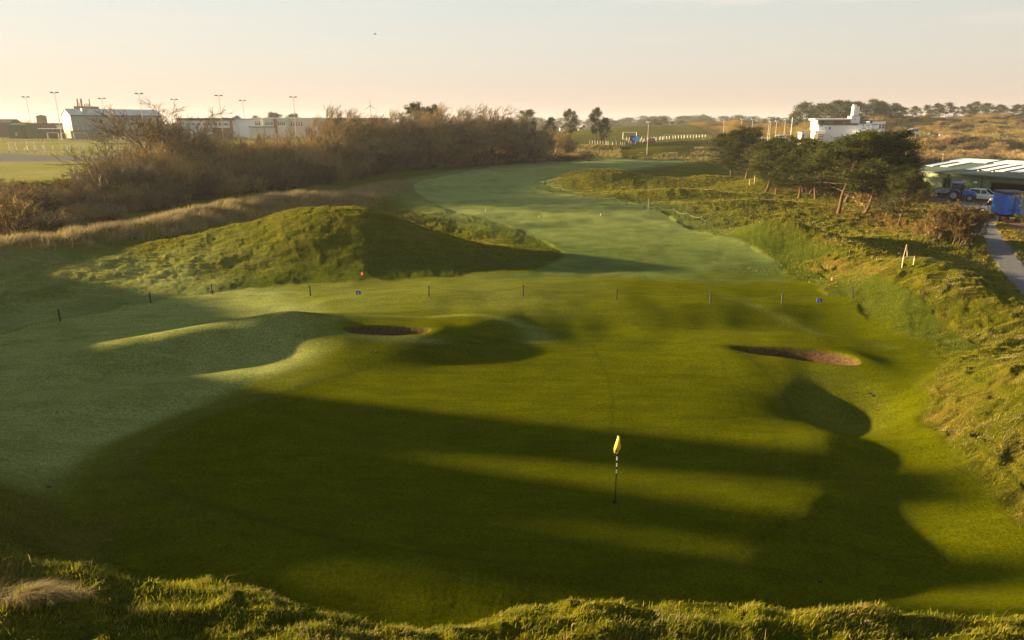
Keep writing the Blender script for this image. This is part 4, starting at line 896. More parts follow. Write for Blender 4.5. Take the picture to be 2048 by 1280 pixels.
def stakes():
    for i, (px, py, h, m1, m2, lb) in enumerate(((971,424,.6,METAL,WHITE2,'thin white distance stake on the left half of the fairway'),(1078,435,.45,DGREY,WHITE2,'short black and white distance marker in the middle of the fairway'),(1201,431,.45,DGREY,WHITE2,'short black and white distance marker on the right of the fairway'),
            (1296,422,1.5,METAL,METAL,'thin pale stake beyond the sagging rope'),(1078,350,.5,DGREY,DGREY,'dark low marker on the far fairway left of the round mound'),(990,350,.5,METAL,WHITE2,'pale distance marker on the far fairway'))):
        x, y, z = hit(px, py); r = empty('distance_stake', (x, y, z)); tag(r, lb, 'stake', 'distance stakes on the fairway')
        MB().tube((0,0,-.1), (0,0,h*.5), .02, n=6).build('lower_part', m2, r); MB().tube((0,0,h*.5), (0,0,h), .023, n=6).build('top_part', m1, r)
stakes()
def club_frame():
    x, y, z = hit(1815, 534); r = empty('timber_trestle', (x, y, z)); tag(r, 'pale wooden frame with an A shaped pole standing in the right rough', 'wooden frame')
    w = mat('pale_timber', (.55, .42, .28), .8, var=.2)
    for dx in (-.33, .33): MB().box(dx-.02, dx+.02, -.02, .02, -.1, .62).build('leg', w, r)
    MB().box(-.31, .31, -.018, .018, .56, .60).build('crossbar', w, r)
    MB().tube((-.33, .03, .5), (-.24, .03, 1.32), .016, n=6).build('pole', w, r); MB().tube((-.10, .03, .60), (-.24, .03, 1.32), .016, n=6).build('pole', w, r)
    x, y, z = hit(1507, 370); r = empty('timber_trestle', (x, y, z)); tag(r, 'small pale wooden frame under the first pines of the belt', 'wooden frame')
    for dx in (-.7, .1): MB().box(dx-.04, dx+.04, -.04, .04, -.1, .8 if dx < 0 else 1.5).build('leg', w, r)
    MB().box(-.66, .06, -.03, .03, .2, .28).build('crossbar', w, r)
    x, y, z = hit(904, 340); r = empty('timber_gate', (x, y, z)); tag(r, 'small timber hurdle by the foot of the hedge', 'hurdle')
    for dx in (-.6, .6): MB().box(dx-.05, dx+.05, -.05, .05, -.1, 1.1).build('post', TIMBER, r)
    MB().box(-.55, .55, -.03, .03, .85, .95).build('crossbar', TIMBER, r)
club_frame()
# ---- floodlights, lamps
def floodlights():
    hd = mat('lamp_housing', (.06, .05, .045), .6); pm = mat('mast_steel', (.34, .25, .17), .5)
    r = empty('floodlight_mast', (0, 0, 0)); MB().tube((0,0,-.5), (0,0,17.6), .17, .09, 8).build('mast', pm, r)
    MB().box(-1.5, 1.5, -.06, .06, 17.5, 17.62).build('crossarm', hd, r)
    for i in range(4):
        x = (-1.35, -.75, .75, 1.35)[i]; s = -1 if x < 0 else 1
        o = MB().hull([(x-.24,-.32,17.95),(x+.24,-.32,17.95),(x+.24,.3,17.75),(x-.24,.3,17.75)], [(x-.16+s*.05,-.28,17.6),(x+.16+s*.05,-.28,17.6),(x+.16+s*.05,.25,17.52),(x-.16+s*.05,.25,17.52)]).build('lamp_head', hd, r)
    where = ['first mast from the left, above the brown low roofs','second and tallest looking, at the left gable of the grey hall','third, in front of the grey hall','fourth, behind the broad bare tree','fifth, right of the broad bare tree','sixth, before the brown roofed school wing','seventh, between the white school blocks','last on the right, beside the leaning hedge trees']
    for i, (px, py) in enumerate([(62,193),(120,184),(212,196),(287,186),(355,198),(444,190),(490,200),(591,193)]):
        d = 18.2*F/((272-py)*1.0)*.985; x, z = pxx(px, d), pz(py, d); lb = 'tall floodlight mast, '+where[i]
        if i == 0: r.location = (x, d, z-17.9); tag(r, lb, 'floodlight mast', 'floodlight masts over the sports ground')
        else: clone(r, (x, d, z-17.9), label=lb)
    l = empty('lamp_post', (0, 0, 0)); MB().tube((0,0,-.4), (0,0,8), .09, .05, 6).build('post', METAL, l); MB().box(-.5, .5, -.12, .12, 7.95, 8.12, .03).build('lamp_head', WHITE2, l)
    for i, (px, py, d, s, lb) in enumerate(((1297,244,225,1.0,'lamp post standing beside the blue screen'),(1448,242,262,1,'lamp post above the first pine of the belt'),(1483,238,262,1,'lamp post left of the paired lamps behind the pines'),(1505,238,262,1,'lamp post between the single lamp and the pair'),(1538,237,262,1,'left lamp of the tall pair behind the pines'),(1541,243,250,1,'right lower lamp of the tall pair behind the pines'),(1553,242,256,1,'lamp post right of the tall pair'),(1570,239,262,1,'lamp post nearest the white flagpole'),(1823,297,180,.7,'small lamp post beside the green shed roof'),(1897,308,170,.6,'thin grey pole behind the green shed'))):
        x, z = pxx(px, d), pz(py, d); g = gz(x, d); s = max((z-g)/8.05, .3)
        if i == 0: l.location = (x, d, g); l.scale = (s, s, s); tag(l, lb, 'lamp post', 'lamp posts around the clubhouse')
        else: clone(l, (x, d, g), sc=(s, s, s), label=lb)
    d = 255.; x = pxx(1583.5, d); g = gz(x, d); r = empty('flagpole', (x, d, g)); tag(r, 'white flagpole left of the white clubhouse', 'flagpole'); h = pz(236, d)-g
    MB().tube((0,0,-.3), (0,0,h), .14, .06, 8).build('pole', WHITE2, r); MB().tube((0,0,h), (0,0,h+.2), .12, .1, 8).build('finial', METAL, r)
    # wind turbine
    d = 900.; x, z = pxx(743, d), pz(212, d); g = gz(x, d); r = empty('wind_turbine', (x, d, g)); tag(r, 'distant three bladed wind turbine above the bare hedge', 'wind turbine'); h = z-g; tm = mat('turbine_grey', (.16, .13, .11), .5)
    MB().tube((0,0,-1), (0,0,h), .8, .45, 10).build('tower', tm, r); MB().box(-.7, .7, -1.6, 2.2, h-.5, h+.8).build('nacelle', tm, r); MB().tube((0,-2.2,h+.1), (0,-1.5,h+.1), .35, .6, 10).build('hub', tm, r)
    for a in (90, 213, 331):
        c, s = math.cos(R(a)), math.sin(R(a)); MB().hull([(c*.3-s*.35,-2.0,h+.1+s*.3+c*.35),(c*.3-s*.35,-1.8,h+.1+s*.3+c*.35),(c*.3+s*.35,-1.8,h+.1+s*.3-c*.35),(c*.3+s*.35,-2.0,h+.1+s*.3-c*.35)], [(c*9.5-s*.1,-2.0,h+.1+s*9.5+c*.1),(c*9.5-s*.1,-1.9,h+.1+s*9.5+c*.1),(c*9.5+s*.1,-1.9,h+.1+s*9.5-c*.1),(c*9.5+s*.1,-2.0,h+.1+s*9.5-c*.1)]).build('blade', tm, r)
floodlights()
# ---- buildings on the left
def windows(root, wall_y, rects, d, m=GLASS, frame=WHITE2, mull=2):
    for (a, b, t, u) in rects:
        x0, x1, z0, z1 = pxx(a, d)-root.location.x, pxx(b, d)-root.location.x, pz(u, d)-root.location.z, pz(t, d)-root.location.z; yy = wall_y
        w = MB().box(x0, x1, yy-.05, yy+.02, z0, z1).build('window', m, root); f = MB()
        for k in range(mull+1): xx = x0+(x1-x0)*k/mull; f.box(xx-.06, xx+.06, yy-.12, yy-.051, z0, z1)
        f.box(x0+.06, x1-.06, yy-.10, yy-.053, (z0+z1)/2-.05+.3*(z1-z0)*.4, (z0+z1)/2+.05+.3*(z1-z0)*.4); f.build('frame', frame, w)
def left_buildings():
    d = 300.; X0 = pxx(144, d); g = pz(273, d)-.3; dep = 21.; fx = frame_x(X0, d, R(41))
    r = empty('sports_hall', (X0, d, g), R(41)); tag(r, 'large pale grey metal clad hall with a shallow roof and brick base', 'hall'); W_ = fx(326); h1, h2, hb = pz(230, d)-g, pz(217, d)-g, pz(261, d)-g
    rm = mat('pale_roof_sheet', (.34, .37, .40), .45, var=.08, scale=.3)
    MB().hull([(0,0,hb),(W_,0,hb),(W_,dep,hb),(0,dep,hb)], [(0,0,h1),(W_,0,h1),(W_,dep,h1),(0,dep,h1)]).build('wall', cladding('hall_cladding', (.28,.31,.30), (.33,.36,.35), 1.1), r)
    DIM_END = mat('sun_dimmed_end_cladding', (.17,.135,.09), .7, var=.08)  # end of the hall toned down in colour to offset direct sun
    MB().hull([(.01,.3,h1),(.01,dep/2,h2),(.01,dep-.3,h1)], [(.4,.3,h1),(.4,dep/2,h2),(.4,dep-.3,h1)]).build('gable', DIM_END, r); MB().box(-.08, -.01, .05, dep-.05, hb, h1-.02).build('sun_dimmed_end_sheet', DIM_END, r)
    MB().box(-.05, W_+.05, -.05, dep+.05, -1, hb-.01).build('brick_base', mat('buff_brick', (.22, .16, .10), .85, var=.2, scale=5), r)
    MB().box(0, W_, -.12, -.055, hb-.25, hb+.0).build('red_band', mat('dull_red', (.20, .05, .04), .6), r)
    MB().box(-.3, W_+.3, -.5, -.02, h1-.45, h1+.01).build('gutter', GREENM, r)
    hr = h2+.15; MB().hull([(-.4,-.5,h1+.02),(-.4,dep/2,hr),(-.4,dep+.5,h1+.02),(-.4,dep/2,hr-.2)], [(W_+.4,-.5,h1+.02),(W_+.4,dep/2,hr),(W_+.4,dep+.5,h1+.02),(W_+.4,dep/2,hr-.2)]).build('roof', cladding('hall_roof', (.30,.33,.36), (.42,.45,.47), 1.6), r)
    a = fx(178); MB().box(a-1, a+1, dep*.2, dep*.32, h1+.3, hr+.1).build('roof_vent', CLAD, r)
    # brick tower with aerials behind
    d2 = 345.; x0, x1 = pxx(153.5, d2), pxx(186.5, d2); g2 = 4.; r = empty('brick_tower', (x0, d2, g2)); tag(r, 'flat brick tower top with aerials behind the grey hall', 'tower'); zt = pz(212.5, d2)-g2; W2 = x1-x0
    MB().box(0, W2, 0, 7, -1, zt).build('wall', mat('tower_brick', (.20, .11, .06), .85, var=.2), r)
    for px, py, rr in ((157,197,.42),(165,197,.42),(180.8,198,.30),(171,208,.25),(175,206,.2),(178,208,.15),(161,205,.15),(150.5,207,.08)):
        xx = pxx(px, d2)-x0; MB().tube((xx, 2, zt-.1 if px > 153 else zt-2), (xx, 2, pz(py, d2)-g2), rr, n=8).build('aerial', mat('aerial_grey', (.20, .17, .15), .6), r)
    # small turret far left
    d3 = 420.; x0, x1 = pxx(75, d3), pxx(87.5, d3); r = empty('turret', (x0, d3, 4)); tag(r, 'square turret with a pyramid roof among bare trees', 'turret'); zt = pz(233, d3)-4; w = x1-x0; br = mat('hazy_brick', (.17, .11, .07), .9)
    MB().box(0, w, 0, w, -1, zt).build('wall', br, r); MB().hull([(-.6,-.6,zt),(w+.6,-.6,zt),(w+.6,w+.6,zt),(-.6,w+.6,zt)], [(w/2-.1,w/2-.1,zt+1.1),(w/2+.1,w/2-.1,zt+1.1),(w/2+.1,w/2+.1,zt+1.1),(w/2-.1,w/2+.1,zt+1.1)]).build('roof', BROWN, r)
    # low brown buildings
    def low(a, b, t, u, d, label, m=BROWN, trim=True, dep=9, cat_='building'):
        x0, x1 = pxx(a, d), pxx(b, d); g = gz((x0+x1)/2, d); r = empty('low_building', (x0, d, g)); tag(r, label, cat_); zt = pz(t, d)-g
        MB().box(0, x1-x0, 0, dep, -1.5, zt).build('wall', m, r); MB().box(-.3, x1-x0+.3, -.3, dep+.3, zt+.002, zt+.28).build('flat_roof', WHITE2 if trim else BROWN, r); return r, zt
    bw = mat('brown_brick', (.12, .07, .045), .85, var=.2)
    low(52, 108, 258, 272, 318, 'low brown brick building with a white roof edge left of the grey hall', bw); low(108, 142, 258, 272, 322, 'flat roofed brown annex touching the grey hall', mat('buff', (.17, .12, .07), .85))
    low(50, 118, 247.5, 262, 350, 'long brown block standing behind the low white edged building', bw, False); low(113, 132, 252, 262, 338, 'small white topped hut beside the tall mast', WHITE)
    r, zt = low(-90, 19, 247, 273, 335, 'dark brown roofed building at the far left edge', bw, False); MB().hull([(0,0,zt+.29),(pxx(19,335)-pxx(-90,335),0,zt+.29),(pxx(19,335)-pxx(-90,335),9,zt+.29),(0,9,zt+.29)], [(0,3.5,zt+2.0),(26.0,3.5,zt+2.0),(26.0,5.5,zt+2.0),(0,5.5,zt+2.0)]).build('pitched_roof', BROWN, r)
    d = 300.; x0, x1 = pxx(13.5, d), pxx(49, d); g = gz(x0, d); r = empty('storage_shed', (x0, d, g)); tag(r, 'dark green shed behind the mesh enclosure at the far left', 'shed'); zt = pz(246, d)-g; w = x1-x0
    MB().box(0, w, 0, 8, -1, zt-.8).build('wall', GREENM, r); MB().hull([(-.2,-.2,zt-.8),(w+.2,-.2,zt-.8),(w+.2,8.2,zt-.8),(-.2,8.2,zt-.8)], [(1.2,2,zt),(w-1.2,2,zt),(w-1.2,6,zt),(1.2,6,zt)]).build('roof', mat('dark_green_roof', (.035,.05,.025), .7), r); MB().box(3.0, 3.8, -.1, -.01, 1.2, 2.6).build('yellow_sign', mat('dull_yellow', (.6,.42,.1), .6), r)
    # tall mesh fence of the pitch
    d = 288.; r = empty('mesh_fence', (pxx(-40, d), d, 0)); tag(r, 'tall green mesh fence in front of the grey hall and low buildings', 'fence'); x0 = pxx(-40, d); m = MB(); zt = pz(252, d)
    for i, px in enumerate(range(-40, 330, 10)):
        x = pxx(px, d)-x0; MB().box(x-.05, x+.05, -.05, .05, 3, zt).build('post', GREENM, r)
    L_ = pxx(330, d)-x0
    for zz in (zt-.05, (zt+4.)/2): MB().box(0, L_, -.03, .03, zz-.05, zz+.05).build('rail', GREENM, r)
    m = MB()
    for i in range(int(L_/.9)): m.box(i*.9-.012+.2, i*.9+.012+.2, -.012, .012, 3.2, zt-.11)
    m.build('mesh', GREENM, r)
    # school
    d = 330.
    def blk(a, b, t, u, d, label, m, dep=12, roof=None, over=0.4, rh=.5):
        x0, x1 = pxx(a, d), pxx(b, d); g = 4.6; r = empty('school_block', (x0, d, g)); tag(r, label, 'school building', 'school blocks beyond the hedge'); zt = pz(t, d)-g
        MB().box(0, x1-x0, 0, dep, -1, zt).build('wall', m, r); MB().box(-over, x1-x0+over, -over, dep+over, zt+.002, zt+rh).build('roof', roof or WHITE2, r); return r
    r = blk(358, 465, 241, 262, 330, 'white school wing with a brown overhanging roof', WHITE, roof=BROWN, rh=1.1); windows(r, 0, [(372+i*11, 380+i*11, 246, 250.5) for i in range(8)], 330, mull=1); MB().box(pxx(460,330)-r.location.x, pxx(465.5,330)-r.location.x, -.3, -.01, 0, pz(241.5,330)-4.6).build('brick_pier', BRICK, r)
    r = blk(465.5, 525, 239, 262, 332, 'long blank white school block with one window band', WHITE, roof=mat('grey_edge', (.4, .4, .42), .6)); windows(r, 0, [(510, 521.5, 242, 250.5)], 332, mull=3)
    r = blk(527, 572, 237.5, 260, 325, 'cream school block with a red brick end and large windows', mat('cream_render', (.66, .58, .48), .7)); windows(r, 0, [(530,546,244,250),(555,571,243,250)], 325, mull=4); MB().box(pxx(548,325)-r.location.x, pxx(554,325)-r.location.x, -.4, -.01, 0, pz(237.5,325)-4.6).build('brick_panel', BRICK, r)
    r = blk(573, 640, 237.5, 262, 330, 'sunlit cream school block with narrow windows behind the leaning trees', mat('warm_render', (.68, .55, .42), .7)); windows(r, 0, [(576+i*5.2, 579.4+i*5.2, 244.5, 251.5) for i in range(6)], 330, m=mat('warm_glass', (.16,.07,.04), .2), mull=1)
    r = blk(628, 770, 238, 262, 345, 'long low brown roofed block hidden behind the hedge trees', bw, roof=BROWN)
    r, zt = low(423, 446, 257, 266, 300, 'small square brick hut in front of the white school wing', bw, False)
    # pale container row in front of the school
    for i, (a, b) in enumerate(((498,514),(515,528),(529,545))): low(a, b, 254.5, 265, 305, '%s pale storage container in front of the white school blocks' % ['left','middle','right'][i], mat('pale_cream', (.55,.50,.42), .6), False, 3, 'container')
left_buildings()
def goal(px0, px1, pt, d, m, label, dep=1.2, r=.06):
    x0, x1 = pxx(px0, d), pxx(px1, d); g = gz((x0+x1)/2, d); rt = empty('football_goal', (x0, d, g)); tag(rt, label, 'goal'); w = x1-x0; h = pz(pt, d)-g
    for x in (0, w): MB().tube((x,0,0), (x,0,h), r).build('post', m, rt)
    MB().tube((-r,0,h), (w+r,0,h), r).build('crossbar', m, rt)
    for x in (0, w): MB().tube((x,0,h), (x,dep,0), r*.6).build('back_stay', m, rt)
    MB().tube((0,dep,r), (w,dep,r), r*.8).build('ground_bar', m, rt)
goal(1247, 1274, 264.5, 300, WHITE2, 'white football goal on the pitch behind the blue screen', r=.09)
pk = mat('goal_metal', (.70, .60, .52), .5)
goal(91, 113, 265.5, 292, WHITE2, 'white goal before the mesh fence left of the tall mast', r=.07); goal(118, 131, 266, 291, WHITE2, 'narrow white goal before the mesh fence at the hall corner', r=.07); goal(144, 170, 266, 293, WHITE2, 'white goal in front of the grey hall gable end', r=.07); goal(223, 245, 266.5, 292, WHITE2, 'white goal in front of the grey hall long side', r=.07)
def wheeled_goals():
    for i, (a, lb) in enumerate(((20, 'leftmost wheeled goal frame on the near playing field'),(57, 'second wheeled goal frame on the near playing field'))):
        x, d, g = hit(a, 305); r = empty('wheeled_goal', (x, d, g)); tag(r, lb, 'goal', 'wheeled goal frames on the field'); w = 12/F*d; h = 20/F*d
        for q in (0, w): MB().tube((q,q*.2,.2), (q,q*.2,h), .06).build('post', pk, r)
        MB().tube((0,0,h), (w,w*.2,h-.2), .07).build('crossbar', pk, r); MB().tube((-.3,0,.25), (w+.3,w*.2,.1), .09).build('base_bar', WHITE2, r)
        for q in (0, w): MB().tube((q-.1,q*.2-.2,.2), (q-.1,q*.2+.2,.2), .2, n=10).build('wheel', DGREY, r)
    for i, (a, lb) in enumerate(((90.5, 'slender pole on a wheeled foot right of the wheeled goals'),(126, 'slender pole on a wheeled foot in the middle of the white posts'),(160, 'slender pole on a wheeled foot behind the thin bare tree'))):
        x, d, g = hit(a, 305); r = empty('net_pole', (x, d, g)); tag(r, lb, 'net pole', 'net poles on the near playing field'); MB().tube((0,0,0), (0,0,18/F*d), .05).build('pole', METAL, r); MB().box(-.4,.4,-.3,.3,0,.25).build('foot', pk, r)
wheeled_goals()
def white_posts(name, label, pts, h, r=.09, braces=()):
    P = [hit(*p) for p in pts]; root = empty(name, P[0]); tag(root, label, 'fence'); o = Vector(P[0])
    for i, p in enumerate(P):
        a = Vector(p)-o; MB().box(a.x-r, a.x+r, a.y-r, a.y+r, a.z-.2, a.z+h).build('post', WHITE2, root)
        if i in braces:
            s = braces[i]; MB().tube((a.x, a.y-.12, a.z+h*.8), (a.x+s*1.2, a.y-.12, a.z), .08, n=5).build('brace', WHITE2, root)
white_posts('white_post_fence', 'row of short white posts with braces across the playing field', [(26,300),(55,300),(71.5,300.5),(87,300),(106,300),(135,300),(140,300.5),(168,300),(193,301),(198,300),(215,300),(219,300),(227.5,300),(239,300),(253,300),(262,300)], 1.55, .16, {1: -1, 2: 1, 3: 1})
rp = [(1179.5+i*5.2, 287+.5*i) for i in range(6)]+[(1212,290),(1216,290),(1225,291),(1232.5,291),(1241,291),(1245,292),(1249,291.5),(1257,288),(1261.5,289),(1271,288.5)]
white_posts('white_post_fence', 'crowded white marker posts at the bend left of the blue screen', rp, 1.25, .10)
white_posts('white_post_fence', 'long row of white posts curving right from the blue screen', [(1253,281),(1258.5,281),(1280.5,284),(1283.5,280),(1288,283),(1295,282),(1303,281),(1308,280),(1312,281),(1319,280),(1321,279),(1325,280),(1327.5,278)]+[(1333+i*5.95, 278-.28*i) for i in range(14)], 1.25, .10)
def palisade(px0, px1, py, d, h, label, step=1.0, m=METAL):
    x0, x1 = pxx(px0, d), pxx(px1, d); r = empty('mesh_fence', (x0, d, gz(x0, d))); tag(r, label, 'fence'); k = 0; mb = MB(); x = x0
    while x < x1:
        g = gz(x, d)-r.location.z; MB().box(x-x0-.06, x-x0+.06, -.06, .06, g-.2, g+h).build('post', m, r); x += 4.0; k += 1
        for q in range(1, 6): mb.box(x-4-x0+q*.66-.02, x-4-x0+q*.66+.02, -.02, .02, g, g+h*.95)
    mb.build('mesh', m, r); MB().box(0, x1-x0, -.03, .03, h-.15+gz((x0+x1)/2, d)-r.location.z, h-.05+gz((x0+x1)/2, d)-r.location.z).build('rail', m, r)
palisade(1150, 1340, 268, 275, 2.6, 'thin mesh fence behind the central football goal', m=mat('fence_brown', (.20,.16,.11), .7)); palisade(1330, 1420, 264, 292, 2.2, 'pale mesh fence at the foot of the lit central dune', m=mat('fence_pale', (.42,.36,.27), .7))
def screen():
    x, d, g = hit(1268, 288); r = empty('display_screen', (x, d, g)); tag(r, 'blue advertising screen with a pale emblem beside the race posts', 'screen'); s = d/F
    MB().box(-8.5*s, 8.0*s, 0, .5, 3.5*s, 15.5*s).build('cabinet', DGREY, r, .03)
    m = bpy.data.materials.new('screen_picture'); m.use_nodes = True; t = m.node_tree; b = t.nodes['Principled BSDF']; co = nd(t, 'ShaderNodeTexCoord'); gr = nd(t, 'ShaderNodeValToRGB'); sx_ = nd(t, 'ShaderNodeSeparateXYZ')
    t.links.new(co.outputs['Generated'], sx_.inputs[0]); t.links.new(sx_.outputs[0], gr.inputs[0]); e = gr.color_ramp.elements; e[0].color = (.01,.015,.06,1); e[1].color = (.03,.20,.65,1); e[0].position = .45; e[1].position = 1
    t.links.new(gr.outputs[0], b.inputs['Base Color']); t.links.new(gr.outputs[0], b.inputs['Emission Color']); b.inputs['Emission Strength'].default_value = .12
    p = MB().box(-7.9*s, 7.4*s, -.03, -.005, 4.2*s, 14.8*s).build('display', m, r)
    w = mat('screen_mark', (.35, .45, .65), .5); MB().tube((-1.0*s,-.06,9.6*s), (-1.0*s,-.035,9.6*s), 2.0*s, n=20).build('emblem', w, p); MB().tube((-1.0*s,-.085,9.6*s), (-1.0*s,-.065,9.6*s), 1.2*s, n=20).build('emblem_centre', mat('mark_navy', (.015,.03,.12), .5), p); MB().box(-.4*s,.3*s,-.06,-.035,5.6*s,7.4*s).build('emblem_foot', w, p)
    for q in (-6*s, 6.8*s): MB().box(q-.12, q+.12, .05, .35, -.2, 3.5*s).build('leg', DGREY, r)
screen()
# ------------------------------------------------------------------ clubhouse
def clubhouse():
    d = 268.; x0 = pxx(1700, d); g = pz(284, d)-.2; ca = -R(13); fx = frame_x(x0, d, ca); r = empty('clubhouse', (x0, d, g), ca); tag(r, 'white flat roofed modernist clubhouse with a clock tower behind the pines', 'clubhouse')
    def B(a, b, t, u, y0, dep, name, m, parent=None, bev=0): return MB().box(fx(a), fx(b), y0, y0+dep, pz(u,d)-g, pz(t,d)-g).build(name, m, parent or r, bev)
    W_ = WHITE; lit = mat('sunlit_white_render', (.72,.68,.64), .6)  # lit: warm copy of the white render with sunlight in its colour
    B(1637.5, 1758.5, 250.5, 288, 0, 14, 'main_block', W_)
    B(1716, 1746.5, 261.6, 288, -3.5, 3.49, 'front_block', W_); B(1746.7, 1757, 273, 288, -1.6, 1.59, 'side_block', W_)
    B(1758.6, 1778, 261.5, 266, -1.0, 14, 'ground_floor_band', W_); B(1758.6, 1776.5, 277, 284.5, -.6, 13, 'ground_floor_sill_wall', W_)
    B(1749, 1773.5, 243, 248.5, 1.5, 11, 'upper_parapet', W_); B(1758.6, 1773, 257.5, 261.4, 1.5, 11, 'upper_sill_wall', W_)
    for nm, a, b, t, u, n, yy in (('ground_floor_window', 1759, 1776.5, 266.1, 276.9, 3, -.4), ('upper_floor_window', 1759, 1772.5, 248.6, 257.4, 2, 1.7)):
        w = (b-a)/n
        for k in range(n):
            o = B(a+k*w+.7, a+(k+1)*w-.1, t, u, yy, .3, nm, mat('bronze_glass', (.10,.05,.035), .15, spec=.6)); B(a+k*w-.3, a+k*w+.65, t, u, yy-.15, .6, 'mullion', W_, o); B(a+k*w+.7, a+(k+1)*w-.1, t+(u-t)*.36, t+(u-t)*.44, yy-.1, .08, 'transom', W_, o)
    B(1628, 1702, 236.6, 239.9, .5, 12, 'roof_slab', lit, bev=.15); B(1632, 1638, 239.9, 262, .8, 11, 'round_end_wall', lit, bev=.6)
    B(1638.2, 1702, 240, 246, 4.0, 7, 'upper_storey', mat('banner_cream', (.42,.40,.36), .7)); 
    for a, b in ((1639,1645),(1646,1652),(1672,1690)): B(a, b, 242, 246, 3.8, .15, 'blue_banner', BLUEB)
    B(1638, 1716, 246.2, 250.2, -.25, 3, 'dark_terrace_roof', DGREY)
    B(1719, 1739, 244.5, 245.2, 3.2, .1, 'terrace_rail', BLUEB); B(1719, 1739, 247, 247.6, 3.2, .1, 'terrace_rail', BLUEB); B(1704, 1749, 248, 250.4, 3.0, 9, 'terrace_parapet', W_)
    for px in (1689.5, 1706, 1712, 1716): B(px-1.2, px+1.2, 243.5, 248, 2.2, 1.0, 'roof_vent', lit, bev=.1)
    MB().tube((fx(1747), 3.4, pz(243.5,d)-g), (fx(1747), 3.6, pz(243.5,d)-g), .6, n=16).build('round_blue_sign', BLUEB, r)
    B(1702, 1719.3, 232.4, 248, .8, 6, 'tower_base', W_); B(1702, 1719.3, 231.4, 232.39, .7, 6.2, 'tower_ledge', DGREY)
    tw = B(1705.3, 1716.8, 213, 231.3, 1.4, 3.5, 'clock_tower', W_); B(1705.1, 1717, 212.4, 212.99, 1.3, 3.7, 'tower_cap', lit); B(1704.7, 1711, 209, 211.5, 2.2, 1.5, 'tower_vent', lit)
    cx, cz = fx(1710.9), pz(220.6, d)-g
    f = MB().tube((cx, 1.36, cz), (cx, 1.39, cz), .50, n=24).build('clock_face', WHITE2, tw)
    for k in range(12):
        a = k*math.pi/6; MB().box(cx+math.sin(a)*.44-.03, cx+math.sin(a)*.44+.03, 1.32, 1.355, cz+math.cos(a)*.44-.05, cz+math.cos(a)*.44+.05).build('hour_mark', DGREY, tw)
    MB().box(cx-.035, cx+.035, 1.30, 1.35, cz-.05, cz+.36).build('minute_hand', DGREY, tw); MB().tube((cx,1.33,cz), (cx-.22,1.33,cz-.14), .035, n=4).build('hour_hand', DGREY, tw)
    B(1709.1, 1709.9, 235, 240, .75, .04, 'slit_window', DGREY); B(1715, 1716, 237.5, 239, .75, .04, 'small_window', DGREY)
    for a, b, t, u in ((1639.5,1641,251,253),(1642,1643.5,251,253),(1644.5,1646,251,253),(1651.2,1653,254,259),(1658,1660,254,259),(1660.8,1662.6,254,259),(1646,1648,258,260),(1721,1723.5,259,261)): B(a, b, t, u, -.06, .05, 'small_window', GLASS)
    B(1628, 1651, 262, 267, -3.2, 3.19, 'low_terrace', lit, bev=.1); B(1630, 1650, 267.6, 268.4, -3.6, 3.9, 'balcony_edge', WHITE2)
    bay = B(1634.5, 1646.5, 269, 286, -3.0, 2.9, 'bay_window', mat('bay_glass', (.16,.10,.06), .2), bev=.05)
    for k in range(5): B(1634.3, 1646.7, 270.5+k*3.2, 271.7+k*3.2, -3.1, .15, 'glazing_bar', WHITE2, bay)
    B(1628, 1634.2, 267, 286, -2.5, 2.4, 'low_block', W_)
    d2 = 262.; x1 = pxx(1605, d2); g2 = gz(x1, d2); q = empty('kiosk', (x1, d2, g2)); tag(q, 'small sunlit cream hut left of the white clubhouse', 'hut'); w = pxx(1616.5,d2)-x1; h = pz(264.5,d2)-g2
    MB().box(0, w, 0, 3, -.5, h-.25).build('wall', mat('sunlit_hut_render', (.72,.52,.42), .7), q); MB().box(-.15, w+.15, -.15, 3.15, h-.249, h).build('flat_roof', WHITE2, q); MB().box(.5, 1.0, -.05, -.002, h-1.9, h-.8).build('window', BROWN, q)  # hut wall colour includes the orange sunlight on it
clubhouse()
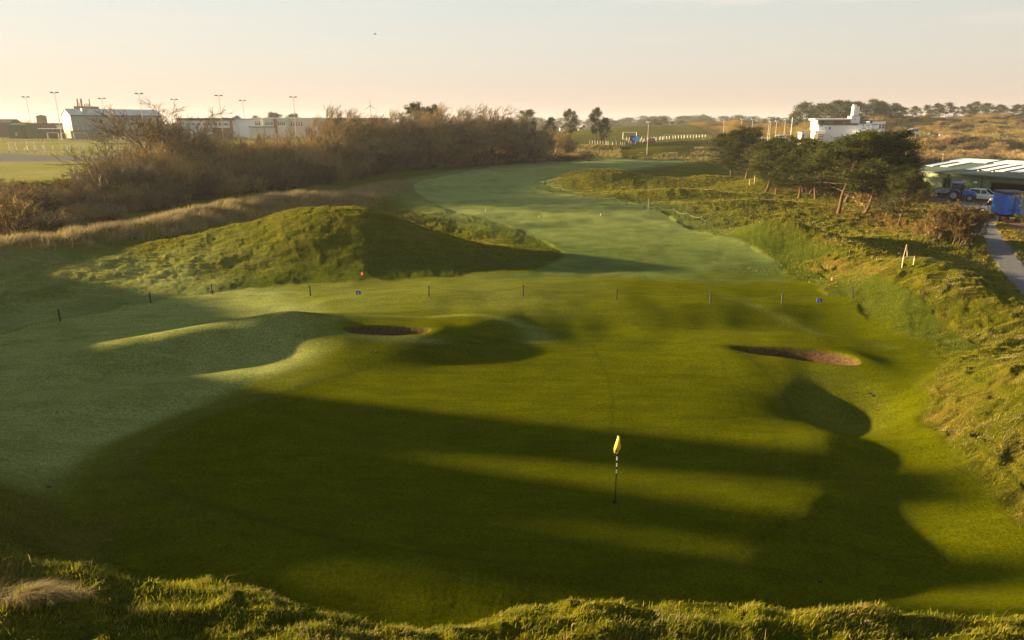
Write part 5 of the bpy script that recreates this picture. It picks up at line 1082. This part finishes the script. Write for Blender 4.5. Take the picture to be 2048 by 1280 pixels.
# ------------------------------------------------------------------ green shed on the right
def shed():
    A = Vector((*G(1806, 338, 3.5), 0)); Bv = Vector((*G(2048, 356, 3.5), 0)); u = (Bv-A).normalized(); Lw = (Bv-A).length*1.7; ang = math.atan2(u.y, u.x); dep = 12.5
    r = empty('maintenance_shed', (A.x, A.y, 0.0), ang); tag(r, 'long low green metal shed with pale panels on its shallow roof', 'shed'); H = 3.45
    green = cladding('green_cladding', (.075,.12,.055), (.26,.30,.15), .5); roofm = mat('green_roof_sheet', (.050,.075,.050), .7, var=.15)
    def ux(px, py, z): x, y = G(px, py, z); return (Vector((x, y, 0))-A).dot(u)
    o1 = (ux(1867, 390, 0), ux(1894, 391, 0)); o2 = (ux(2025, 398, 0), ux(2048, 400, 0)+6)
    m = MB(); hd = 2.55
    for a, b in ((0, o1[0]), (o1[1], o2[0]), (o2[1], Lw)): m.box(a, b, 0, .15, -.2, H)
    for a, b in (o1, o2): m.box(a, b, 0, .15, hd, H)
    m.box(0, .15, .15, dep*2, -.2, H); m.box(Lw-.15, Lw, .15, dep*2, -.2, H); m.box(0.15, Lw-.15, dep*2-.15, dep*2, -.2, H); m.build('wall', green, r)
    for a, b in (o1, o2): f = MB().box(a-.15, a, -.08, -.002, 0, hd+.15).box(b, b+.15, -.08, -.002, 0, hd+.15).box(a, b, -.08, -.002, hd, hd+.15).build('door_frame', GREENM, r)
    MB().box(.2, Lw-.2, 5, 5.1, 0, H-.1).build('black_inner_sheet', BLACK, r)  # black sheet across the inside, behind the door openings
    rz_ = 5.15; m = MB().hull([(-.4,-.5,H+.02),(-.4,dep,rz_),(-.4,dep*2+.5,H+.02),(-.4,dep*2+.5,H-.2),(-.4,-.5,H-.2)], [(Lw+.4,-.5,H+.02),(Lw+.4,dep,rz_),(Lw+.4,dep*2+.5,H+.02),(Lw+.4,dep*2+.5,H-.2),(Lw+.4,-.5,H-.2)]); m.build('roof', roofm, r)
    for px, py in ((1827,385),(1901,390),(2008,396)): a = ux(px, py, 0); MB().box(a-.06, a+.06, -.15, -.003, 0, H-.2).build('downpipe', GREENM, r)
    a = ux(1984, 394, 0); b = ux(1996, 395, 0); dd = MB().box(a, b, -.06, -.002, 0, 2.0).build('door', mat('door_green', (.05,.16,.03), .6), r); MB().box(a+.3, a+.9, -.05, -.003, 2.25, 2.45).build('exit_light', mat('lamp_white', (.8,.85,.85), .4), r); MB().tube((b-.15,-.1,1.0), (b-.15,-.061,1.0), .05).build('handle', METAL, dd)
    pm = bpy.data.materials.new('sky_reflecting_panel'); pm.use_nodes = True; pb = pm.node_tree.nodes['Principled BSDF']; pt = pm.node_tree
    br = nd(pt, 'ShaderNodeTexBrick'); co = nd(pt, 'ShaderNodeTexCoord'); pt.links.new(co.outputs['Object'], br.inputs[0]); br.inputs['Scale'].default_value = 1; br.inputs['Color1'].default_value = (.60,.66,.74,1); br.inputs['Color2'].default_value = (.66,.71,.78,1); br.inputs['Mortar'].default_value = (.32,.36,.42,1); br.offset = 0; br.inputs['Brick Width'].default_value = 1.0; br.inputs['Row Height'].default_value = 1.65; br.inputs['Mortar Size'].default_value = .02  # pale blue of the reflected sky is put into the panel colour
    pt.links.new(br.outputs[0], pb.inputs['Base Color']); pb.inputs['Roughness'].default_value = .25; pb.inputs['Specular IOR Level'].default_value = .6
    def rp(a, s, off=.12): t = s; return (a, -.5+(dep+.5)*t, H+.02+(rz_-H-.02)*t+off)
    def strip(a0, a1, s0, s1):
        MB().hull([rp(a0,s0,.08),rp(a1,s0,.08),rp(a1,s1,.08),rp(a0,s1,.08)], [rp(a0,s0,.14),rp(a1,s0,.14),rp(a1,s1,.14),rp(a0,s1,.14)]).build('roof_panel', pm, r)
    a = 9.5; k = 0
    while a < Lw-2:
        strip(a, a+1.45, .26 if k % 5 else .22, .74); a += 2.35; k += 1
        if k % 3 == 0: a += .15
    strip(8.5, Lw-1, .745, .95)
    strip(1.2, 2.6, .30, .70); strip(3.8, 5.2, .32, .70); strip(.8, 7.6, .705, .93)
    for i in range(int(Lw/1.2)):
        if i % 2: MB().box(i*1.2+8.2, i*1.2+8.45, -.5+(dep+.5)*.22-.15, -.5+(dep+.5)*.22+.05, H+.02+(rz_-H)*.22+.02, H+.02+(rz_-H)*.22+.16).build('panel_bracket', METAL, r)
shed()
# ------------------------------------------------------------------ vehicles (length along local +x)
def paint(name, col, rough=.25): 
    m = mat(name, col, rough, var=.04, spec=.6); m.node_tree.nodes['Principled BSDF'].inputs['Coat Weight'].default_value = .5; return m
CG = mat('car_glass', (.02, .025, .03), .06, spec=.9, var=.1); RIM = mat('alloy', (.45,.46,.48), .35, .6); LAMP = mat('head_lamp', (.75,.78,.8), .15); TAIL = mat('tail_lamp', (.45,.02,.02), .25); PLATE = mat('number_plate', (.7,.55,.05), .5)
def wheel(r, x, y, rad, wd, side):
    t = MB().tube((x, y-wd/2, rad), (x, y+wd/2, rad), rad, n=20).build('wheel', RUBBER, r, .02); yo = y+side*(wd/2+.005)
    MB().tube((x, yo-.01, rad), (x, yo+.012, rad), rad*.66, n=16).build('rim', RIM, t); m = MB()
    for k in range(5):
        a = k*2*math.pi/5+.3; m.tube((x+math.cos(a)*rad*.2, yo+side*.015, rad+math.sin(a)*rad*.2), (x+math.cos(a)*rad*.6, yo+side*.015, rad+math.sin(a)*rad*.6), .035, n=4)
    m.build('spokes', DGREY, t)
def car(loc, rz, col, label, L=4.45, W_=1.84, H=1.66, name='parked_car', sc=1.0, suv=True):
    r = empty(name, loc, rz, sc); tag(r, label, 'car'); p = paint('paint_'+col[0], col[1]); hw = W_/2; hb = H*.60
    st = [(-L/2, .42, hb-.18, .80), (-L/2+.06, .30, hb-.04, .93), (-L/2+.5, .26, hb, 1.0), (-.6, .24, hb+.02, 1.0), (.55, .24, hb, 1.0), (L/2-1.05, .25, hb-.03, .99), (L/2-.55, .27, hb-.12, .96), (L/2-.12, .30, hb-.24, .88), (L/2, .38, hb-.36, .76)]
    lo = []
    for x, zb, zt, k in st: w = hw*k; lo.append([(x,-w*.9,zb),(x,-w,zb+.18),(x,-w,zt-.14),(x,-w*.93,zt),(x,w*.93,zt),(x,w,zt-.14),(x,w,zb+.18),(x,w*.9,zb)])
    b = MB().loft(lo).build('body', p, r, smooth=False, bev=.015)
    rr = -L/2+.25 if suv else -L/2+.75
    def ring(x0, x1, w, z): return [(x0,-w*.9,z),(x0+.2,-w,z),(x1-.2,-w,z),(x1,-w*.8,z),(x1,w*.8,z),(x1-.2,w,z),(x0+.2,w,z),(x0,w*.9,z)]
    g = MB().loft([ring(rr, .95, hw*.94, hb-.03), ring(rr+.28, .18, hw*.78, H-.07)]).build('windows', CG, r)
    MB().loft([ring(rr+.26, .22, hw*.785, H-.075), ring(rr+.38, .05, hw*.70, H)]).build('roof', p, r)
    for s in (-1, 1):
        for xb, xt in ((.93, .2), (-.25, -.3), (rr+.05, rr+.30)): MB().tube((xb, s*hw*.93, hb-.02), (xt, s*hw*.785, H-.08), .04, n=5).build('pillar', p, r)
        for x in (-L*.30, L*.31):
            wheel(r, x, s*(hw-.12), .345, .23, s); MB().tube((x, s*(hw-.25), .36), (x, s*(hw+.004), .36), .41, n=20).build('wheel_arch', BLACK, b)
        MB().hull([(L/2-.42,s*hw*.93,hb-.20),(L/2-.10,s*hw*.66,hb-.27),(L/2-.08,s*hw*.66,hb-.40),(L/2-.40,s*hw*.945,hb-.36)], [(L/2-.40,s*hw*.96,hb-.20),(L/2-.03,s*hw*.68,hb-.29),(L/2-.01,s*hw*.68,hb-.41),(L/2-.38,s*hw*.975,hb-.36)]).build('headlight', LAMP, r)
        MB().box(-L/2-.02, -L/2+.12, s*hw*.62-.12, s*hw*.62+.14, hb-.30, hb-.12).build('tail_light', TAIL, r)
        MB().box(.55, .75, s*hw*1.0-.02+s*.09-.07, s*hw*1.0+s*.09+.07, hb+.02, hb+.17).build('mirror', p, r, .02)
        MB().box(-L/2+.7, L/2-.9, s*hw*.94-.03, s*hw*.94+.03, .22, .34).build('sill', DGREY, r)
    MB().box(L/2-.07, L/2+.02, -hw*.5, hw*.5, hb-.46, hb-.30).build('grille', BLACK, r); MB().box(L/2-.10, L/2+.03, -hw*.72, hw*.72, .30, .44).build('lower_bumper', DGREY, r); MB().box(L/2+.0, L/2+.035, -.26, .26, .46, .57).build('number_plate', WHITE2, r)
    MB().box(-L/2-.03, -L/2+.02, -.26, .26, .62, .73).build('number_plate', PLATE, r)
    return r
def at_px(px, py, z=0.0): x, y = G(px, py, z); return (x, y, gz(x, y)+.005)
x, y = G(1967, 402); car((x, y, .02), R(-54), ('white', (.68,.71,.75)), 'white family car parked between the blue tractor and the blue truck', H=1.72)
x, y = G(1893, 396); car((x, y, .02), R(-38), ('black', (.012,.016,.03)), 'dark car half hidden by pines in front of the shed doorway', H=1.5)
x, y = G(1940, 393); car((x, y+1.2, .02), R(-60), ('navy', (.01,.018,.03)), 'dark car behind the blue tractor against the shed wall', H=1.9)
x, y = G(1984, 427); car((x+.3, y, .02), R(-158), ('slate', (.05,.08,.10)), 'slate grey car with its nose showing left of the blue truck', H=1.6)
def truck():
    x, y = G(2022, 447); hd = math.atan2(.95, .31); r = empty('box_truck', (x, y, .02), hd); tag(r, 'blue box truck seen from behind beside the tarmac path', 'truck'); bl = mat('truck_blue', (.004,.12,.58), .5, var=.08)
    hw = 1.12; bx = MB().box(0, 3.6, -hw, hw, .95, 3.15).build('cargo_box', bl, r, .02); MB().box(-.04, 3.64, -hw-.03, hw+.03, 3.151, 3.42).build('dark_tarpaulin', mat('tarp', (.015,.02,.03), .7), r, .03)
    for s in (-1, 1): MB().box(-.06, -.002, s*.52-.50, s*.52+.50, 1.0, 3.10).build('rear_door', bl, r, .01); MB().box(-.11, -.062, s*.09-.025, s*.09+.025, .98, 3.12).build('locking_bar', DGREY, r); MB().box(-.13, -.062, s*.30-.12, s*.30+.12, 1.45, 1.55).build('handle', DGREY, r)
    for z in (1.5, 2.0, 2.5): MB().box(.02, 3.58, hw+.001, hw+.03, z, z+.04).build('side_rail', bl, r)
    MB().box(0, 5.9, -.45, .45, .55, .94).build('chassis', BLACK, r); MB().box(-.12, .05, -1.0, 1.0, .50, .72).build('rear_bumper', BLACK, r); MB().box(-.14, -.121, -.26, .26, .56, .67).build('number_plate', PLATE, r)
    for s in (-1, 1): MB().box(-.15, -.121, s*.82-.12, s*.82+.12, .55, .68).build('tail_light', TAIL, r); wheel(r, .95, s*.92, .42, .36, s); wheel(r, 4.7, s*.95, .42, .26, s)
    cb = MB().loft([[(3.8,-1.0,.55),(5.85,-1.0,.55),(5.85,1.0,.55),(3.8,1.0,.55)], [(3.8,-1.0,1.45),(5.9,-1.0,1.45),(5.9,1.0,1.45),(3.8,1.0,1.45)], [(3.8,-.92,2.3),(5.2,-.9,2.3),(5.2,.9,2.3),(3.8,.92,2.3)]]).build('cab', paint('truck_white', (.6,.62,.64)), r, .04)
    for s in (-1, 1): MB().box(4.1, 5.2, s*.975-.03, s*.975+.03, 1.5, 2.05).build('side_window', CG, r); MB().box(4.9, 5.0, s*1.12-.1, s*1.12+.1, 1.4, 1.75).build('mirror', BLACK, r)
    MB().hull([(5.93,-.85,1.5),(5.93,.85,1.5),(5.30,.8,2.2),(5.30,-.8,2.2)], [(5.96,-.85,1.5),(5.96,.85,1.5),(5.33,.8,2.2),(5.33,-.8,2.2)]).build('windscreen', CG, r)
truck()
def tractor():
    x, y = G(1921, 402); r = empty('tractor', (x, y, .02), R(-42)); tag(r, 'blue farm tractor with a glazed cab parked before the green shed', 'tractor'); bl = paint('tractor_blue', (.01,.07,.50), .35)
    MB().loft([[(.1,-.42,.85),(.1,.42,.85),(.1,.42,1.55),(.1,-.42,1.55)], [(1.5,-.38,.85),(1.5,.38,.85),(1.5,.36,1.42),(1.5,-.36,1.42)], [(1.75,-.28,.9),(1.75,.28,.9),(1.75,.26,1.28),(1.75,-.26,1.28)]]).build('bonnet', bl, r, .03)
    MB().box(1.751, 1.78, -.2, .2, .92, 1.22).build('grille', BLACK, r); MB().box(-1.3, 1.6, -.22, .22, .55, .84).build('chassis', DGREY, r)
    c = MB().loft([[(-1.25,-.62,1.15),(.1,-.62,1.15),(.1,.62,1.15),(-1.25,.62,1.15)], [(-1.2,-.68,2.45),(-.05,-.68,2.45),(-.05,.68,2.45),(-1.2,.68,2.45)]]).build('cab_glass', CG, r)
    MB().box(-1.35, .15, -.8, .8, 2.46, 2.64, .06).build('cab_roof', bl, r, .02)
    for a, b in ((-1.25,-1.2),(.1,-.05)):
        for s in (-1, 1): MB().tube((a, s*.64, 1.1), (b, s*.70, 2.46), .045, n=5).build('pillar', BLACK, r)
    for s in (-1, 1):
        t = MB().tube((-.8, s*.95-.26, .80), (-.8, s*.95+.26, .80), .80, n=26).build('rear_wheel', RUBBER, r, .04); MB().tube((-.8, s*1.215-.01, .8), (-.8, s*1.215+.015, .8), .42, n=16).build('rim', mat('rim_grey', (.25,.25,.27), .5), t)
        t = MB().tube((1.2, s*.82-.18, .52), (1.2, s*.82+.18, .52), .52, n=22).build('front_wheel', RUBBER, r, .03); MB().tube((1.2, s*1.005-.01, .52), (1.2, s*1.005+.015, .52), .27, n=14).build('rim', mat('rim_grey', (.25,.25,.27), .5), t)
        MB().hull([(-1.5,s*.95-.28,1.35),(-1.1,s*.95-.28,1.66),(-.4,s*.95-.28,1.66),(-.05,s*.95-.28,1.3),(-.05,s*.95-.28,1.25),(-.45,s*.95-.28,1.60),(-1.05,s*.95-.28,1.60),(-1.48,s*.95-.28,1.3)], [(-1.5,s*.95+.28,1.35),(-1.1,s*.95+.28,1.66),(-.4,s*.95+.28,1.66),(-.05,s*.95+.28,1.3),(-.05,s*.95+.28,1.25),(-.45,s*.95+.28,1.60),(-1.05,s*.95+.28,1.60),(-1.48,s*.95+.28,1.3)]).build('mudguard', bl, r)
        MB().box(1.70, 1.77, s*.2-.07, s*.2+.07, 1.1, 1.22).build('headlight', LAMP, r); MB().box(.1, .2, s*1.0-.08, s*1.0+.08, 1.7, 2.1).build('mirror', BLACK, r)
    MB().tube((.6,.36,1.4), (.6,.36,2.3), .05, n=8).build('exhaust', DGREY, r)
tractor()
def far_vehicles():
    d = 285.; g = gz(pxx(1823, d), d)+.05
    for px, s, rz, col, lb, H in ((1824,1.15,180,('white',(.68,.71,.75)),'larger white van parked right of the clubhouse',2.1),(1809.5,1.0,90,('white',(.68,.71,.75)),'smaller white car parked between the clubhouse and the larger van',1.6)):
        x = pxx(px, d); car((x, d, gz(x, d)+.02), R(rz), col, lb, H=H, sc=s*1.15)
    for px, d, col, rz, lb in ((1300,270,('red',(.35,.04,.03)),175,'dark red car on the road behind the race posts'),(1566,250,('white',(.68,.71,.75)),20,'white car showing above the pines left of the flagpole'),(1578,252,('red',(.35,.04,.03)),160,'red car showing above the pines by the flagpole'),(1512,250,('white',(.68,.71,.75)),170,'pale car glimpsed between pine tops in the middle of the belt')):
        x = pxx(px, d); z = gz(x, d); 
        if px > 1500: z = max(z, pz(281, d))
        car((x, d, z+.02), R(rz), col, lb, sc=1.1)
    # small houses among the far trees
    for i, (a, b, t, u, roofc, lb) in enumerate(((1158,1166,254,262,BROWN,'small sunlit house left of the tall pine pair'),(1120,1131,250,262,BROWN,'pale gabled house among the far trees'),(1276,1287,255,264,mat('tile_orange',(.45,.16,.08),.8),'far house with a sunlit orange gable'),(1262,1269,256,263,BROWN,'grey far house behind the football goal'),(1163,1172,249,256,BROWN,'tiny white house under the far woods'))):
        d = 560.; x0, x1 = pxx(a, d), pxx(b, d); r = empty('house', (x0, d, 5)); tag(r, lb, 'house'); w = x1-x0; h = pz(t, d)-5; he = h*.6
        MB().box(0, w, 0, 7, -1, he).build('wall', mat('house_render', (.6,.55,.48), .7), r); MB().hull([(-.3,-.3,he),(w/2,-.3,h),(w+.3,-.3,he)], [(-.3,7.3,he),(w/2,7.3,h),(w+.3,7.3,he)]).build('roof', roofc, r); MB().box(w*.3, w*.45, -.06, -.003, he*.35, he*.75).build('window', GLASS, r)
    # container, sign and hut on the road right of the clubhouse
    d = 300.
    for a, b, t, u, m, nm, lb in ((1863,1873,266,276,GREENM,'storage_container','dark green container by the far road below the dunes'),(1873.5,1880,267,276,DGREY,'storage_container','black skip beside the dark green container'),(1886,1890,268.5,276,WHITE2,'notice_board','small white notice board right of the containers'),(1898,1902,274,278,mat('straw_cream',(.6,.5,.3),.8),'marker_block','small cream block at the edge of the far road')):
        x0, x1 = pxx(a, d), pxx(b, d); z0 = gz(x0, d); z1 = pz(t, d); zz = max(z0, pz(u, d)); r = empty(nm, (x0, d, zz)); tag(r, lb, nm.replace('_', ' ')); MB().box(0, x1-x0, 0, 1.6, .15, max(z1-zz, .8)).build('body', m, r, .05); MB().box(.1, .25, .2, 1.2, -.6, .149).build('foot', DGREY, r); MB().box(x1-x0-.25, x1-x0-.1, .2, 1.2, -.6, .149).build('foot', DGREY, r)
    white_posts('white_post_fence', 'spaced white posts along the far road right of the clubhouse', [(1786,275),(1796,275),(1806,275.5),(1818,275.5),(1830,275.5),(1846,275.5),(1854,275.5),(1866,276)], 1.3, .12)
far_vehicles()
def bird():
    x, y, z = AT(750, 68, 90); r = empty('bird', (x, y, z), .4); tag(r, 'tiny dark bird flying alone high in the sky', 'bird'); m = mat('bird_grey', (.03,.03,.03), .8)
    b = MB().loft([[(-.2+ .4*k/6, math.cos(a)*.045*math.sin(math.pi*(k+.4)/6.8), math.sin(a)*.04*math.sin(math.pi*(k+.4)/6.8)) for a in [i*math.pi/4 for i in range(8)]] for k in range(7)]).build('body', m, r, smooth=True)
    for s in (-1, 1): MB().hull([(.06,s*.03,0),(-.08,s*.03,0),(-.07,s*.03,.012)], [(.09,s*.22,.07),(-.03,s*.22,.07),(-.02,s*.22,.08)]).hull([(.09,s*.22,.07),(-.03,s*.22,.07),(-.02,s*.22,.08)], [(-.04,s*.46,.03),(-.06,s*.46,.03),(-.05,s*.46,.035)]).build('wing', m, r)
bird()
# ------------------------------------------------------------------ haze
def haze():
    V = [(-2350,-2350,-6),(2350,-2350,-6),(2350,2350,-6),(-2350,2350,-6),(-2350,-2350,44),(2350,-2350,44),(2350,2350,44),(-2350,2350,44)]
    o = mesh_np('haze', np.array(V), np.array([(0,3,2,1),(4,5,6,7),(0,1,5,4),(1,2,6,5),(2,3,7,6),(3,0,4,7)]), smooth=False)
    m = bpy.data.materials.new('haze'); m.use_nodes = True; t = m.node_tree; t.nodes.remove(t.nodes['Principled BSDF'])
    v = nd(t, 'ShaderNodeVolumePrincipled'); v.inputs['Color'].default_value = (.86, .88, 1.0, 1); v.inputs['Density'].default_value = 0.00013; v.inputs['Anisotropy'].default_value = 0.12
    t.links.new(v.outputs[0], t.nodes['Material Output'].inputs['Volume']); o.data.materials.append(m)
    tag(o, 'thin pale morning haze over the far fields', 'haze', kind='stuff')
haze()
